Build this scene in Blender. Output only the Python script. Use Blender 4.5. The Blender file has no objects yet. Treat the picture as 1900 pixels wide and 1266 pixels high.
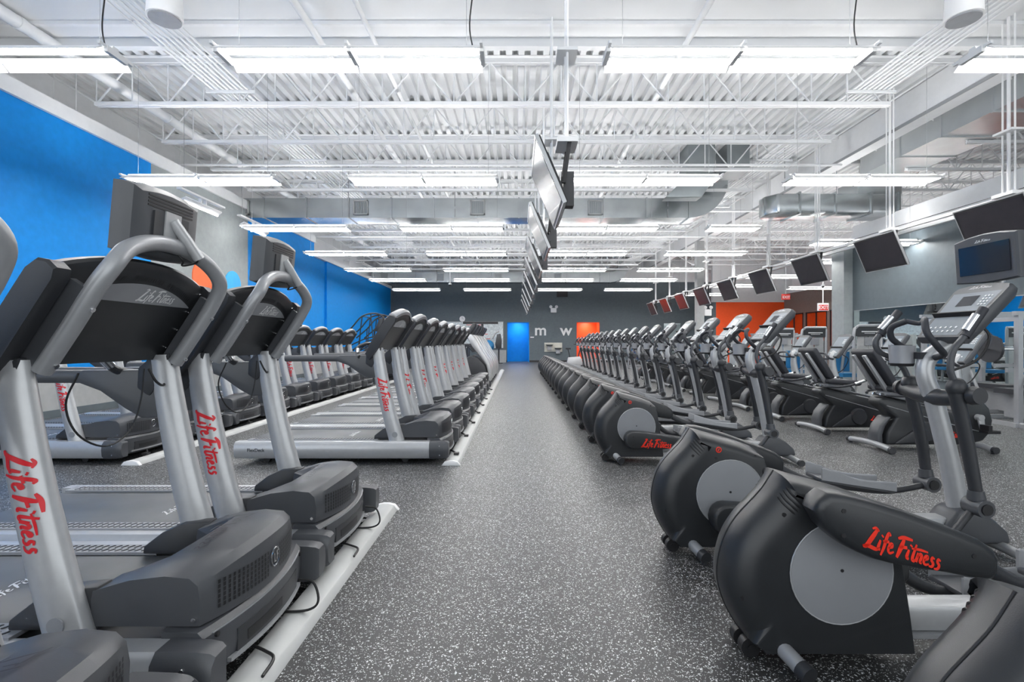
import bpy, bmesh, math, random
from mathutils import Vector, Matrix
random.seed(7)
C = bpy.context.scene.collection
PI = math.pi
F = 930.0; CH = 1.22; EXPO = 1.15; FLOORC = .034
# ---------------------------------------------------------------- materials
def mat(name, col, rough=.5, metal=0.0, emit=None, es=0.0, var=.06, scale=9.0, bump=0.0, coat=0.0, spec=.5):
    m = bpy.data.materials.new(name); m.use_nodes = True
    nt = m.node_tree; b = nt.nodes['Principled BSDF']
    b.inputs['Roughness'].default_value = rough; b.inputs['Metallic'].default_value = metal
    b.inputs['Specular IOR Level'].default_value = spec
    b.inputs['Coat Weight'].default_value = coat
    c = (*col, 1)
    if emit:
        b.inputs['Base Color'].default_value = c
        b.inputs['Emission Color'].default_value = (*emit, 1); b.inputs['Emission Strength'].default_value = es
        return m
    tc = nt.nodes.new('ShaderNodeTexCoord'); n = nt.nodes.new('ShaderNodeTexNoise')
    n.inputs['Scale'].default_value = scale; n.inputs['Detail'].default_value = 3
    nt.links.new(tc.outputs['Object'], n.inputs['Vector'])
    r = nt.nodes.new('ShaderNodeValToRGB')
    r.color_ramp.elements[0].position = .3; r.color_ramp.elements[1].position = .7
    r.color_ramp.elements[0].color = (*[x*(1-var) for x in col], 1)
    r.color_ramp.elements[1].color = (*[min(1, x*(1+var)) for x in col], 1)
    nt.links.new(n.outputs['Fac'], r.inputs['Fac']); nt.links.new(r.outputs['Color'], b.inputs['Base Color'])
    if bump:
        n2 = nt.nodes.new('ShaderNodeTexNoise'); n2.inputs['Scale'].default_value = 350
        nt.links.new(tc.outputs['Object'], n2.inputs['Vector'])
        bp = nt.nodes.new('ShaderNodeBump'); bp.inputs['Strength'].default_value = bump; bp.inputs['Distance'].default_value = .001
        nt.links.new(n2.outputs['Fac'], bp.inputs['Height']); nt.links.new(bp.outputs['Normal'], b.inputs['Normal'])
    return m
def rubber_floor():
    m = bpy.data.materials.new('speckled_rubber'); m.use_nodes = True
    nt = m.node_tree; b = nt.nodes['Principled BSDF']; L = nt.links.new
    tc = nt.nodes.new('ShaderNodeTexCoord')
    ns = nt.nodes.new('ShaderNodeTexNoise'); ns.inputs['Scale'].default_value = 60; ns.inputs['Detail'].default_value = 2
    L(tc.outputs['Object'], ns.inputs['Vector'])
    mixv = nt.nodes.new('ShaderNodeMixRGB'); mixv.blend_type = 'ADD'; mixv.inputs['Fac'].default_value = .02
    L(tc.outputs['Object'], mixv.inputs[1]); L(ns.outputs['Color'], mixv.inputs[2])
    outs = []
    for sc, thr in ((125, .80), (230, .84)):
        v = nt.nodes.new('ShaderNodeTexVoronoi'); v.inputs['Scale'].default_value = sc
        L(mixv.outputs[0], v.inputs['Vector'])
        sep = nt.nodes.new('ShaderNodeSeparateColor'); L(v.outputs['Color'], sep.inputs[0])
        g = nt.nodes.new('ShaderNodeMath'); g.operation = 'GREATER_THAN'; g.inputs[1].default_value = thr; L(sep.outputs[0], g.inputs[0])
        d = nt.nodes.new('ShaderNodeMath'); d.operation = 'LESS_THAN'; L(v.outputs['Distance'], d.inputs[0]); d.inputs[1].default_value = .42
        mu = nt.nodes.new('ShaderNodeMath'); mu.operation = 'MULTIPLY'; L(g.outputs[0], mu.inputs[0]); L(d.outputs[0], mu.inputs[1]); outs.append(mu)
    mx = nt.nodes.new('ShaderNodeMath'); mx.operation = 'MAXIMUM'; L(outs[0].outputs[0], mx.inputs[0]); L(outs[1].outputs[0], mx.inputs[1])
    big = nt.nodes.new('ShaderNodeTexNoise'); big.inputs['Scale'].default_value = .8; big.inputs['Detail'].default_value = 4; L(tc.outputs['Object'], big.inputs['Vector'])
    r = nt.nodes.new('ShaderNodeValToRGB'); r.color_ramp.elements[0].color = (FLOORC*.9, FLOORC*.92, FLOORC*.94, 1); r.color_ramp.elements[1].color = (FLOORC*1.1, FLOORC*1.12, FLOORC*1.14, 1)
    r.color_ramp.elements[0].position = .3; r.color_ramp.elements[1].position = .7
    L(big.outputs['Fac'], r.inputs['Fac'])
    mc = nt.nodes.new('ShaderNodeMixRGB'); L(mx.outputs[0], mc.inputs[0]); L(r.outputs['Color'], mc.inputs[1]); mc.inputs[2].default_value = (.72, .74, .75, 1)
    L(mc.outputs[0], b.inputs['Base Color'])
    b.inputs['Roughness'].default_value = .42; b.inputs['Specular IOR Level'].default_value = .45
    n2 = nt.nodes.new('ShaderNodeTexNoise'); n2.inputs['Scale'].default_value = 260; L(tc.outputs['Object'], n2.inputs['Vector'])
    bp = nt.nodes.new('ShaderNodeBump'); bp.inputs['Strength'].default_value = .5; bp.inputs['Distance'].default_value = .0015
    L(n2.outputs['Fac'], bp.inputs['Height']); L(bp.outputs['Normal'], b.inputs['Normal'])
    return m
M = dict(
 floor=rubber_floor(),
 blue=mat('blue_paint', (.0, .25, .72), .6, spec=.25), grey=mat('grey_paint', (.115, .142, .158), .55, spec=.35),
 greylt=mat('light_grey_paint', (.42, .43, .43), .6), greymid=mat('mid_grey_paint', (.30, .33, .335), .55),
 orange=mat('orange_paint', (1.0, .10, .012), .5), taupe=mat('taupe_paint', (.22, .18, .16), .6),
 orange_dot=mat('orange_disc_paint', (.9, .15, .03), .5), cyan_dot=mat('cyan_disc_paint', (.03, .45, .9), .5),
 white=mat('white_paint', (.82, .83, .84), .55, var=.02), deck=mat('white_deck_paint', (.80, .81, .82), .5, var=.03, scale=2),
 soffit=mat('white_drywall', (.78, .79, .80), .6, var=.015, scale=1),
 fixture=mat('white_enamel', (.9, .9, .9), .35, var=.01),
 lamp=mat('fluorescent_glow', (1, 1, 1), .5, emit=(1, .985, .97), es=30.0),
 silver=mat('silver_paint', (.50, .51, .52), .32, .35, var=.03, scale=30),
 silver2=mat('grey_powder_coat', (.36, .37, .385), .36, .3, var=.03, scale=30),
 dark=mat('charcoal_plastic', (.034, .036, .041), .42, var=.08, bump=.25), mid=mat('graphite_plastic', (.068, .072, .080), .40, var=.05, bump=.2),
 shroud=mat('shroud_plastic', (.024, .026, .029), .36, var=.06, bump=.2), black=mat('black_plastic', (.014, .014, .016), .5),
 grip=mat('rubber_grip', (.032, .034, .042), .55), disc=mat('grey_disc_plastic', (.27, .28, .295), .42, var=.03),
 belt=mat('belt_rubber', (.10, .105, .11), .45, var=.12, scale=4), tread=mat('textured_foot_rail', (.30, .31, .33), .5, .2),
 crescent=mat('silver_crescent', (.40, .42, .45), .3, .5), red=mat('red_lettering', (.72, .008, .018), .4), redor=mat('red_orange_lettering', (.90, .03, .01), .4, emit=None),
 chrome=mat('chrome', (.75, .76, .78), .15, 1.0), galv=mat('galvanised_steel', (.50, .53, .54), .24, .9, var=.12, scale=1.6),
 galvdk=mat('dull_galvanised', (.30, .33, .34), .4, .7, var=.1, scale=2), rail=mat('raceway_grey', (.56, .57, .56), .45, .1, var=.03),
 screen=mat('dark_glass_screen', (.010, .014, .024), .12, coat=.3, spec=.4), tvglass=mat('television_screen', (.036, .034, .040), .24, coat=.1, spec=.45),
 lcd=mat('console_overlay', (.16, .19, .22), .35), letter=mat('white_lettering', (.85, .86, .86), .4),
 mirror=mat('mirror_glass', (.80, .88, .88), .02, 1.0, var=.0), mirror_pale=mat('painted_reflection', (.75, .80, .82), .4, var=.25, scale=14),
 exitred=mat('exit_sign_red', (.75, .03, .02), .4), padblue=mat('blue_vinyl', (.01, .14, .32), .4), brown=mat('rower_red', (.35, .06, .04), .5),
 glassor=mat('painted_orange_view', (.55, .06, .01), .15), cup=mat('cup_grey', (.33, .34, .36), .45, .2), cable=mat('black_cable', (.012, .012, .013), .5),
 ductpale=mat('pale_duct_metal', (.66, .69, .70), .25, .45, var=.06, scale=1.5),
 beige=mat('fountain_panel', (.6, .59, .52), .4))
# ---------------------------------------------------------------- mesh builder
def V(*a): return Vector(a)
def catmull(pts, n=6, closed=False):
    pts = [Vector(p) for p in pts]
    if len(pts) < 3 or n <= 1: return pts
    out = []; N = len(pts)
    for i in range(N-1 if not closed else N):
        p1 = pts[i]; p2 = pts[(i+1) % N]
        p0 = pts[i-1] if (i > 0 or closed) else p1*2-p2
        p3 = pts[(i+2) % N] if (i+2 < N or closed) else p2*2-p1
        for k in range(n):
            t = k/n
            out.append(.5*((2*p1)+(p2-p0)*t+(2*p0-5*p1+4*p2-p3)*t*t+(3*p1-p0-3*p2+p3)*t**3))
    if not closed: out.append(pts[-1])
    return out
class MB:
    def __init__(s): s.bm = bmesh.new()
    def _bev(s, verts, w, seg=2, ang=30):
        if w <= 0: return
        es = set()
        for v in verts:
            for e in v.link_edges:
                if len(e.link_faces) == 2 and e.calc_face_angle(0) > math.radians(ang): es.add(e)
        bmesh.ops.bevel(s.bm, geom=list(es), offset=w, segments=seg, affect='EDGES', profile=.5, clamp_overlap=True)
    def box(s, x0, x1, y0, y1, z0, z1, bev=0, mx=None, seg=2):
        vs = [s.bm.verts.new((x, y, z)) for x in (x0, x1) for y in (y0, y1) for z in (z0, z1)]
        for f in ((0, 1, 3, 2), (4, 6, 7, 5), (0, 4, 5, 1), (2, 3, 7, 6), (0, 2, 6, 4), (1, 5, 7, 3)): s.bm.faces.new([vs[i] for i in f])
        if mx is not None:
            for v in vs: v.co = mx @ v.co
        s._bev(vs, bev, seg); return s
    def prism(s, pts, y0, y1, bev=0, seg=2, plane='xz', ang=30):
        def P(a, b, c): return (a, c, b) if plane == 'xz' else ((c, a, b) if plane == 'yz' else (a, b, c))
        A = [s.bm.verts.new(P(a, b, y0)) for a, b in pts]; B = [s.bm.verts.new(P(a, b, y1)) for a, b in pts]
        n = len(pts); fs = [s.bm.faces.new(A), s.bm.faces.new(B[::-1])]
        for i in range(n): fs.append(s.bm.faces.new([A[i], B[i], B[(i+1) % n], A[(i+1) % n]]))
        bmesh.ops.recalc_face_normals(s.bm, faces=fs)
        s._bev(A+B, bev, seg, ang); return s
    def tube(s, pts, r, seg=10, n=6, sq=1.0, cap=True, up=None):
        raw = [Vector(p) for p in pts]; P = catmull(raw, n)
        m = len(P); R = []
        for i in range(m):
            t = i/(m-1)*(len(raw)-1)
            if isinstance(r, (list, tuple)):
                k = min(int(t), len(raw)-2); fr = t-k; R.append(r[k]*(1-fr)+r[k+1]*fr)
            else: R.append(r)
        d0 = (P[1]-P[0]).normalized()
        u = Vector(up) if up else (V(0, 0, 1) if abs(d0.z) < .9 else V(1, 0, 0))
        u = (u-d0*u.dot(d0)).normalized(); rings = []
        for i in range(m):
            d = (P[min(i+1, m-1)]-P[max(i-1, 0)]).normalized()
            u = (u-d*u.dot(d)).normalized(); w = d.cross(u)
            rings.append([s.bm.verts.new(P[i]+(u*math.cos(a)+w*math.sin(a)*sq)*R[i]) for a in [2*PI*k/seg for k in range(seg)]])
        s._rings(rings, cap); return s
    def _rings(s, rings, cap=True):
        seg = len(rings[0])
        for a, b in zip(rings, rings[1:]):
            for k in range(seg): s.bm.faces.new([a[k], a[(k+1) % seg], b[(k+1) % seg], b[k]])
        if cap: s.bm.faces.new(rings[0][::-1]); s.bm.faces.new(rings[-1])
    def loft(s, secs, cap=True, bev=0):
        rings = [[s.bm.verts.new(p) for p in sec] for sec in secs]; s._rings(rings, cap)
        if bev: s._bev([v for r in rings for v in r], bev)
        return s
    def cyl(s, p0, p1, r0, r1=None, seg=14, bev=0):
        p0 = Vector(p0); p1 = Vector(p1); d = (p1-p0).normalized(); r1 = r0 if r1 is None else r1
        u = (V(0, 0, 1) if abs(d.z) < .9 else V(1, 0, 0)); u = (u-d*u.dot(d)).normalized(); w = d.cross(u)
        rg = [[s.bm.verts.new(p+(u*math.cos(a)+w*math.sin(a))*r) for a in [2*PI*k/seg for k in range(seg)]] for p, r in ((p0, r0), (p1, r1))]
        s._rings(rg)
        if bev: s._bev(rg[0]+rg[1], bev, 2, 50)
        return s
    def ball(s, c, r, seg=12):
        r = r if isinstance(r, (tuple, list)) else (r, r, r)
        ret = bmesh.ops.create_uvsphere(s.bm, u_segments=seg, v_segments=max(6, seg*2//3), radius=1)
        for v in ret['verts']: v.co = V(c[0]+v.co.x*r[0], c[1]+v.co.y*r[1], c[2]+v.co.z*r[2])
        return s
    def xform(s, mx): bmesh.ops.transform(s.bm, matrix=mx, verts=s.bm.verts[:]); return s
    def mesh(s, name, m):
        s.bm.normal_update()
        if not getattr(s, 'flat', False):
            bmesh.ops.recalc_face_normals(s.bm, faces=s.bm.faces[:])
        for f in s.bm.faces: f.smooth = True
        for e in s.bm.edges:
            if len(e.link_faces) == 2 and e.calc_face_angle(0) > math.radians(36): e.smooth = False
        me = bpy.data.meshes.new(name); s.bm.to_mesh(me); s.bm.free()
        me.materials.append(M[m] if isinstance(m, str) else m); return me
    def build(s, name, m, parent=None, label=None):
        o = bpy.data.objects.new(name, s.mesh(name, m)); C.objects.link(o)
        if parent: o.parent = parent
        if label: o['label'] = label
        return o
def bsplit(mb, name, m, parent, key=None, label=None):
    """one object for every separate piece (pieces with the same key stay together)"""
    bm = mb.bm; bm.faces.ensure_lookup_table(); seen = set(); isl = []
    for f in bm.faces:
        if f in seen: continue
        st, comp = [f], []; seen.add(f)
        while st:
            g = st.pop(); comp.append(g)
            for e in g.edges:
                for h in e.link_faces:
                    if h not in seen: seen.add(h); st.append(h)
        isl.append(comp)
    groups = {}
    for n, comp in enumerate(isl):
        c = sum((f.calc_center_median() for f in comp), Vector())/len(comp)
        groups.setdefault(key(c) if key else n, []).extend(comp)
    out = []
    for comp in groups.values():
        nb = MB(); vm = {}
        for f in comp:
            vs = []
            for v in f.verts:
                if v not in vm: vm[v] = nb.bm.verts.new(v.co)
                vs.append(vm[v])
            nb.bm.faces.new(vs)
        out.append(nb.build(name, m, parent, label))
    bm.free(); return out
SY = lambda c: c.y > 0
SX = lambda c: c.x > 0
def tag(o, label, cat, group=None, kind=None):
    o['label'] = label; o['category'] = cat
    if group: o['group'] = group
    if kind: o['kind'] = kind
    return o
def struct(o): o['kind'] = 'structure'; return o
def empty(name, loc=(0, 0, 0), rz=0):
    o = bpy.data.objects.new(name, None); C.objects.link(o); o.location = loc; o.rotation_euler = (0, 0, rz); o.empty_display_size = .1
    return o
def kids(o, allo): return [c for c in allo if c.parent == o]
def tree(o):
    allo = list(C.objects); return (o, [(c, [(g, []) for g in kids(c, allo)]) for c in kids(o, allo)])
def copy_tree(t, parent=None):
    c = t[0].copy(); C.objects.link(c)
    if parent: c.parent = parent
    for k in t[1]: copy_tree(k, c)
    return c
from mathutils.bvhtree import BVHTree
def projector(o):
    me = o.data; bv = BVHTree.FromPolygons([v.co.copy() for v in me.vertices], [list(p.vertices) for p in me.polygons])
    def pr(a, z, sg=-1, off=.002):
        h = bv.ray_cast(V(a, sg*1.0, z), V(0, -sg, 0))
        return h[0]+V(0, sg*off, 0) if h[0] is not None else V(a, sg*.1, z)
    return pr
ORD = ['nearest', 'second', 'third', 'fourth', 'fifth', 'sixth', 'seventh', 'eighth', 'ninth', 'tenth', 'eleventh', 'twelfth', 'thirteenth', 'fourteenth', 'fifteenth', 'sixteenth', 'seventeenth', 'eighteenth']
# ---------------------------------------------------------------- brush lettering
STROKES = [
 ([(.62, 1.02), (.50, .78), (.30, .42), (.08, .05), (-.12, -.02)], .13), ([(-.12, -.02), (.2, .06), (.62, .02), (.8, .06)], .11), ([(.3, .95), (.5, 1.03), (.72, .92)], .07),
 ([(.86, .52), (.78, .12), (.92, .06)], .10), ([(.93, .70), (.97, .78)], .09),
 ([(1.42, .86), (1.30, .96), (1.20, .75), (1.10, .2), (.98, -.2)], .10), ([(1.02, .50), (1.38, .56)], .08),
 ([(1.36, .26), (1.58, .36), (1.56, .50), (1.44, .44), (1.38, .16), (1.50, .04), (1.72, .16)], .09),
 ([(2.22, .92), (2.10, .50), (1.92, -.06)], .13), ([(1.86, .88), (2.2, 1.0), (2.72, 1.0)], .10), ([(2.0, .50), (2.46, .56)], .09),
 ([(2.58, .50), (2.50, .12), (2.64, .05)], .10), ([(2.66, .68), (2.70, .76)], .09),
 ([(2.98, .86), (2.84, .2), (2.90, .04), (3.04, .10)], .10), ([(2.72, .60), (3.2, .66), (3.7, .66)], .07),
 ([(3.16, .48), (3.06, .03)], .10), ([(3.10, .26), (3.26, .46), (3.36, .38), (3.30, .08), (3.42, .04)], .09),
 ([(3.52, .24), (3.72, .34), (3.70, .46), (3.58, .40), (3.52, .14), (3.64, .04), (3.84, .12)], .09),
 ([(4.14, .44), (4.00, .48), (3.96, .34), (4.08, .20), (4.02, .04), (3.84, .03)], .09),
 ([(4.50, .44), (4.36, .48), (4.32, .34), (4.44, .20), (4.36, .02), (4.16, -.02)], .09)]
def logo(mb, f, bold=1.0, n=4):
    """f(x, y) maps lettering space (x 0..4.6, y 0..1) to a 3D point on the surface"""
    for pts, w in STROKES:
        P = catmull([V(a+.18*b, b, 0) for a, b in pts], n); m = len(P)
        L, R = [], []
        for i in range(m):
            d = P[min(i+1, m-1)]-P[max(i-1, 0)]; d.normalize(); q = V(-d.y, d.x, 0)
            ww = w*.5*bold*(.45+.55*math.sin(PI*min(1, (i+1)/(m+1))))*1.15
            a, b = P[i]+q*ww, P[i]-q*ww
            L.append(mb.bm.verts.new(f(a.x, a.y))); R.append(mb.bm.verts.new(f(b.x, b.y)))
        for i in range(m-1): mb.bm.faces.new([L[i], R[i], R[i+1], L[i+1]])
    return mb
def planef(o, ux, uy):
    o, ux, uy = Vector(o), Vector(ux), Vector(uy)
    return lambda x, y: o+ux*x+uy*y
def text_mesh(txt, size, ext, m, name):
    cu = bpy.data.curves.new(name, 'FONT'); cu.body = txt; cu.size = size; cu.extrude = ext; cu.offset = size*.02
    cu.align_x = 'CENTER'; cu.align_y = 'CENTER'
    o = bpy.data.objects.new(name, cu); C.objects.link(o); bpy.context.view_layer.update()
    me = bpy.data.meshes.new_from_object(o.evaluated_get(bpy.context.evaluated_depsgraph_get()))
    bpy.data.objects.remove(o); me.materials.clear(); me.materials.append(M[m]); me.name = name
    return me
# ================================================================ SETTING
YF = 30.3; ZD = CH+4.9   # far wall, deck underside
struct(MB().box(-9, 18.5, -3.5, YF+1.4, -.12, 0).build('floor', 'floor'))
# left wall
def wall(name, m, *b): return struct(MB().box(*b).build(name, m))
XL = -7.5
wall('wall_left', 'blue', XL-.25, XL, -3.5, 10.26, .77, 4.88)
wall('wall_left', 'greymid', XL-.25, XL, 10.26, 13.95, .77, 4.88)
wall('wall_left', 'blue', XL-.25, XL, 13.95, 18.5, .77, 4.88)
wall('wall_left', 'greylt', XL-.25, XL, -3.5, 18.5, 0, .77)
wall('wall_left', 'blue', -8.85, -7.74, 18.5, 20.15, .77, 4.45)
wall('wall_left', 'blue', -8.85, -7.66, 20.15, YF, .77, 4.45)
wall('wall_left', 'greylt', -8.85, -7.66, 18.5, YF, 0, .77)
wall('wall_left', 'white', -8.85, -8.6, -3.5, YF, 4.8, ZD+.1)
struct(MB().box(-8.6, XL+.06, -3.5, 18.5, 4.88, 5.12, .01).build('trim_1', 'white'))
struct(MB().box(-8.6, -7.6, 18.5, YF, 4.45, 4.6, .01).build('trim_2', 'white'))
struct(MB().box(XL, XL+.02, -3.5, 18.5, 0, .12, .005).build('baseboard_left', 'grey'))
# far wall with two doorways
d1 = (-.62, .72, 2.42); d2 = (3.58, 4.97, 2.42); X0, X1 = -8.6, 13.3
w = MB()
w.box(X0, d1[0], YF, YF+.2, 0, 4.85); w.box(d1[0], d1[1], YF, YF+.2, d1[2], 4.85); w.box(d1[1], d2[0], YF, YF+.2, 0, 4.85)
w.box(d2[0], d2[1], YF, YF+.2, d2[2], 4.85); w.box(d2[1], X1, YF, YF+.2, 0, 4.85)
struct(w.build('wall_far', 'grey')); wall('wall_far', 'white', -8.6, 18, YF, YF+.2, 4.85, ZD+.1)
for i, (d, m) in enumerate(((d1, 'blue'), (d2, 'orange'))):
    b = MB(); b.box(d[0], d[1], YF+1.2, YF+1.25, 0, d[2]+.1); b.box(d[0]-.03, d[0], YF+.2, YF+1.25, 0, d[2]+.1); b.box(d[1], d[1]+.03, YF+.2, YF+1.25, 0, d[2]+.1)
    b.box(d[0]-.03, d[1]+.03, YF+.2, YF+1.25, d[2]+.1, d[2]+.13)
    struct(b.build('door_%d' % (i+1), m))
    f = MB(); f.box(d[0]-.0, d[0]+.05, YF-.02, YF+.1, 0, d[2]); f.box(d[1]-.05, d[1], YF-.02, YF+.1, 0, d[2]); f.box(d[0], d[1], YF-.02, YF+.1, d[2]-.05, d[2])
    struct(f.build('trim_%d' % (3+i), m))
struct(MB().box(X0, d1[0], YF-.02, YF, 0, .12).box(d1[1], d2[0], YF-.02, YF, 0, .12).box(d2[1], X1, YF-.02, YF, 0, .12).build('baseboard_far', 'black'))
wall('wall_far', 'orange', 11.1, 14.9, 28, 28.2, 0, 3.45)
wall('wall_far', 'grey', 10.9, 11.1, 28, YF, 0, 3.45)
wall('wall_far', 'white', 10.9, 14.9, 28.0, 28.2, 3.45, ZD)
# far right wall with windows, the orange room behind painted on the panes
XR2 = 14.9
w = MB(); w.box(XR2, XR2+.2, 18, 28, 0, 1.0).box(XR2, XR2+.2, 18, 28, 2.75, 3.9)
ys = [18.0, 19.2, 20.6, 22.2, 24.0, 26.0, 28.0]
for k, y in enumerate(ys): w.box(XR2, XR2+.2, y-.12, y+.12, 1.0, 2.75)
struct(w.build('wall_right', 'taupe')); wall('wall_right', 'white', XR2, XR2+.2, 18, 28, 3.9, ZD)
wall('wall_right', 'orange', 17.0, 17.2, 17, 29, 0, 3.2)
for k in range(6):
    f = MB(); y0, y1 = ys[k]+.12, ys[k+1]-.12
    for a, b_ in ((y0, y0+.05), (y1-.05, y1), ((y0+y1)/2-.03, (y0+y1)/2+.03)): f.box(XR2-.02, XR2+.1, a, b_, 1.0, 2.75)
    f.box(XR2-.02, XR2+.1, y0, y1, 2.7, 2.75); f.box(XR2-.02, XR2+.1, y0, y1, 1.0, 1.05)
    fo = struct(f.build('window_%d' % (k+1), 'black'))
    MB().box(XR2+.03, XR2+.04, y0+.05, y1-.05, 1.05, 2.7).build('window_pane', 'glassor', fo)  # orange pane colour stands for the room showing in the glass
# right partition with mirror
XR = 9.5
wall('wall_right', 'grey', XR, XR+.3, -3.5, 14.2, 0, 3.95)
wall('wall_right', 'white', XR, XR+.3, -3.5, 14.2, 3.95, 4.5)
wall('wall_right', 'greymid', XR-.25, XR+.31, 14.2, 14.75, 0, 3.98)
struct(MB().box(XR-.02, XR, -3.5, 14.2, 0, .12).build('baseboard_right', 'black'))
wall('wall_right', 'white', 17.9, 18.1, -3.5, YF, 3.2, ZD+.1)
wall('wall_right', 'greymid', 17.9, 18.1, -3.5, YF, 0, 3.2)
mr = tag(MB().box(XR-.03, XR-.005, 2.0, 14.1, .35, 2.09).build('wall_mirror', 'mirror'), 'long frameless mirror on the grey right wall behind the machines', 'mirror')
MB().box(XR-.035, XR-.002, 2.0, 14.1, 2.09, 2.105).build('mirror_edge', 'greylt', mr)
mr = tag(MB().box(8.85, 9.85, YF-.03, YF-.005, .4, 2.35).build('wall_mirror', 'mirror'), 'pale mirror on the far wall beside the orange room', 'mirror')
# corrugated deck
w = MB(); per = .21; x = -8.8; pts = []
while x < 18.2:
    pts += [(x, ZD), (x+.10, ZD), (x+.12, ZD+.085), (x+.19, ZD+.085)]; x += per
A = [w.bm.verts.new((a, 7.0, b)) for a, b in pts]; B = [w.bm.verts.new((a, YF+.2, b)) for a, b in pts]
for i in range(len(pts)-1): w.bm.faces.new([A[i], A[i+1], B[i+1], B[i]])
w.flat = True
ce = struct(w.build('ceiling', 'deck'))
wall('ceiling', 'soffit', -8.7, 18.2, -3.5, 7.62, CH+4.62, CH+4.72)
struct(MB().box(-8.7, 18.2, 7.62, 7.74, CH+4.5, ZD, .01).build('trim_5', 'soffit'))
struct(MB().box(-8.6, 17.9, 7.2, 7.26, CH+4.57, CH+4.62).build('trim_6', 'white'))
# ---------------------------------------------------------------- joists
def joist(x0, x1, first, dep=.82):
    mb = MB(); zt = ZD-.0; e = .55
    for y in (-.05, .01): mb.box(x0, x1, y-(.07 if y < 0 else 0), y+(.04 if y < 0 else .11), zt-.012, zt-.002); mb.box(x0, x1, y, y+.04, zt-.085, zt-.012); mb.box(x0+1.3, x1-1.2, y, y+.04, zt-dep, zt-dep+.06)
    n = max(2, round((x1-x0-2.6)/1.22)); st = (x1-x0-2.6)/n; zb = zt-dep+.03; zu = zt-.04
    mb.tube([(x0+.1, 0, zu), (x0+1.35, 0, zb)], .016, 6); mb.tube([(x1-.1, 0, zu), (x1-1.25, 0, zb)], .016, 6)
    for k in range(n):
        a = x0+1.3+k*st
        mb.tube([(a, 0, zb), (a+st/2, 0, zu), (a+st, 0, zb)], .018, 6, 1); mb.tube([(a+st/2, 0, zu), (a+st/2, 0, zb)], .012, 6, 1)
        mb.tube([(a, 0, zb), (a, 0, zu)], .012, 6, 1)
    o = mb.build('roof_joist', 'white'); return o
JY = [8.67+1.63*k for k in range(16)]
for nm, x0, x1, side in (('a', -8.58, 7.62, 'main hall'), ('b', 7.95, 17.8, 'right-hand bay')):
    src = joist(x0, x1, 0)
    for k, y in enumerate(JY):
        if y > YF-.3: continue
        o = src if k == 0 else src.copy()
        if k: C.objects.link(o)
        o.location = (0, y, 0)
        tag(o, 'white open-web steel roof joist over the %s, %s from the flat soffit' % (side, ORD[k]), 'roof joist', 'roof joists over the '+side)
# girder line / bulkhead beam
g = tag(MB().box(7.62, 7.92, 7.8, YF, CH+4.25, ZD-.02, .01).build('bulkhead_beam', 'white'), 'deep white bulkhead beam running to the far wall above the right machines', 'beam')
MB().box(7.60, 7.62, 7.8, YF, CH+4.25, CH+4.31).build('bottom_flange', 'silver2', g)
# columns
for x, y, l in ((7.7, 21.2, 'square grey steel column beneath the bulkhead beam, near the far wall'),):
    c = tag(MB().box(x-.15, x+.15, y-.15, y+.15, 0, CH+4.25, .012).build('steel_column', 'greylt'), l, 'column')
    MB().box(x-.24, x+.24, y-.24, y+.24, 0, .03, .005).build('base_plate', 'greylt', c)
# round pipes running along Y
def ypipe(x, z, r, y0, y1, l, m='white'):
    mb = MB(); mb.tube([(x, y0, z), (x, y1, z)], r, 14, 1)
    for k in range(int((y1-y0)/3)): mb.cyl((x, y0+2+3*k, z), (x, y0+2.08+3*k, z), r*1.1, seg=14)
    p = tag(mb.build('ceiling_pipe', m), l, 'pipe')
    for k in range(int((y1-y0)/4)): MB().cyl((x, y0+2+4*k, z), (x, y0+2+4*k, ZD if y0+2+4*k > 7.7 else CH+4.62), .008, seg=6).build('hanger_rod', m, p)
ypipe(-7.0, CH+4.48, .09, 2, YF-.1, 'thick white round pipe along the left wall under the ceiling')
ypipe(-2.9, CH+4.42, .05, 3, YF-.1, 'white sprinkler pipe left of the row of central televisions')
ypipe(-2.1, CH+4.42, .035, 3, YF-.1, 'thinner white pipe beside the sprinkler pipe left of centre')
ypipe(2.5, CH+4.42, .045, 3, YF-.1, 'white sprinkler pipe right of the row of central televisions')
ypipe(-8.2, CH+3.95, .03, 2, 18, 'thin white pipe just above the blue wall')
def conduits(x0, n, z, l):
    r = empty('conduit_rack', (x0, 0, 0)); tag(r, l, 'conduits')
    for k in range(n): MB().tube([(k*.085, 3.2, z), (k*.085, YF-.1, z)], .017, 8, 1).build('conduit', 'white', r)
    for y in [5.4+3.25*j for j in range(9)]:
        s = MB().box(-.12, n*.085+.05, y-.02, y+.02, z-.06, z-.02); s.cyl((-.1, y, z-.06), (-.1, y, ZD if y > 7.7 else CH+4.62), .007, seg=6).cyl((n*.085+.03, y, z-.06), (n*.085+.03, y, ZD if y > 7.7 else CH+4.62), .007, seg=6)
        s.build('strut', 'white', r)
conduits(-5.25, 8, CH+4.36, 'rack of parallel white conduits on the left side of the ceiling')
conduits(5.8, 8, CH+4.36, 'rack of parallel white conduits on the right side of the ceiling')
conduits(-7.9, 3, CH+4.0, 'narrow rack of three white conduits close to the left wall')
# cross bridging pipes along X
for k, (y, z) in enumerate(((11.6, 4.1), (15.3, 4.0), (19.0, 4.0), (24.5, 4.0))):
    mb = MB(); mb.tube([(-8.5, y, CH+z), (7.5, y, CH+z)], .035 if k else .03, 8, 1)
    for x in (-6, -2, 2, 6): mb.cyl((x, y, CH+z), (x, y, ZD), .008, seg=6)
    tag(mb.build('sprinkler_branch', 'white'), 'white sprinkler branch pipe crossing the ceiling, %s from the flat soffit' % ORD[k], 'pipe', 'sprinkler branch pipes')
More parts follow.
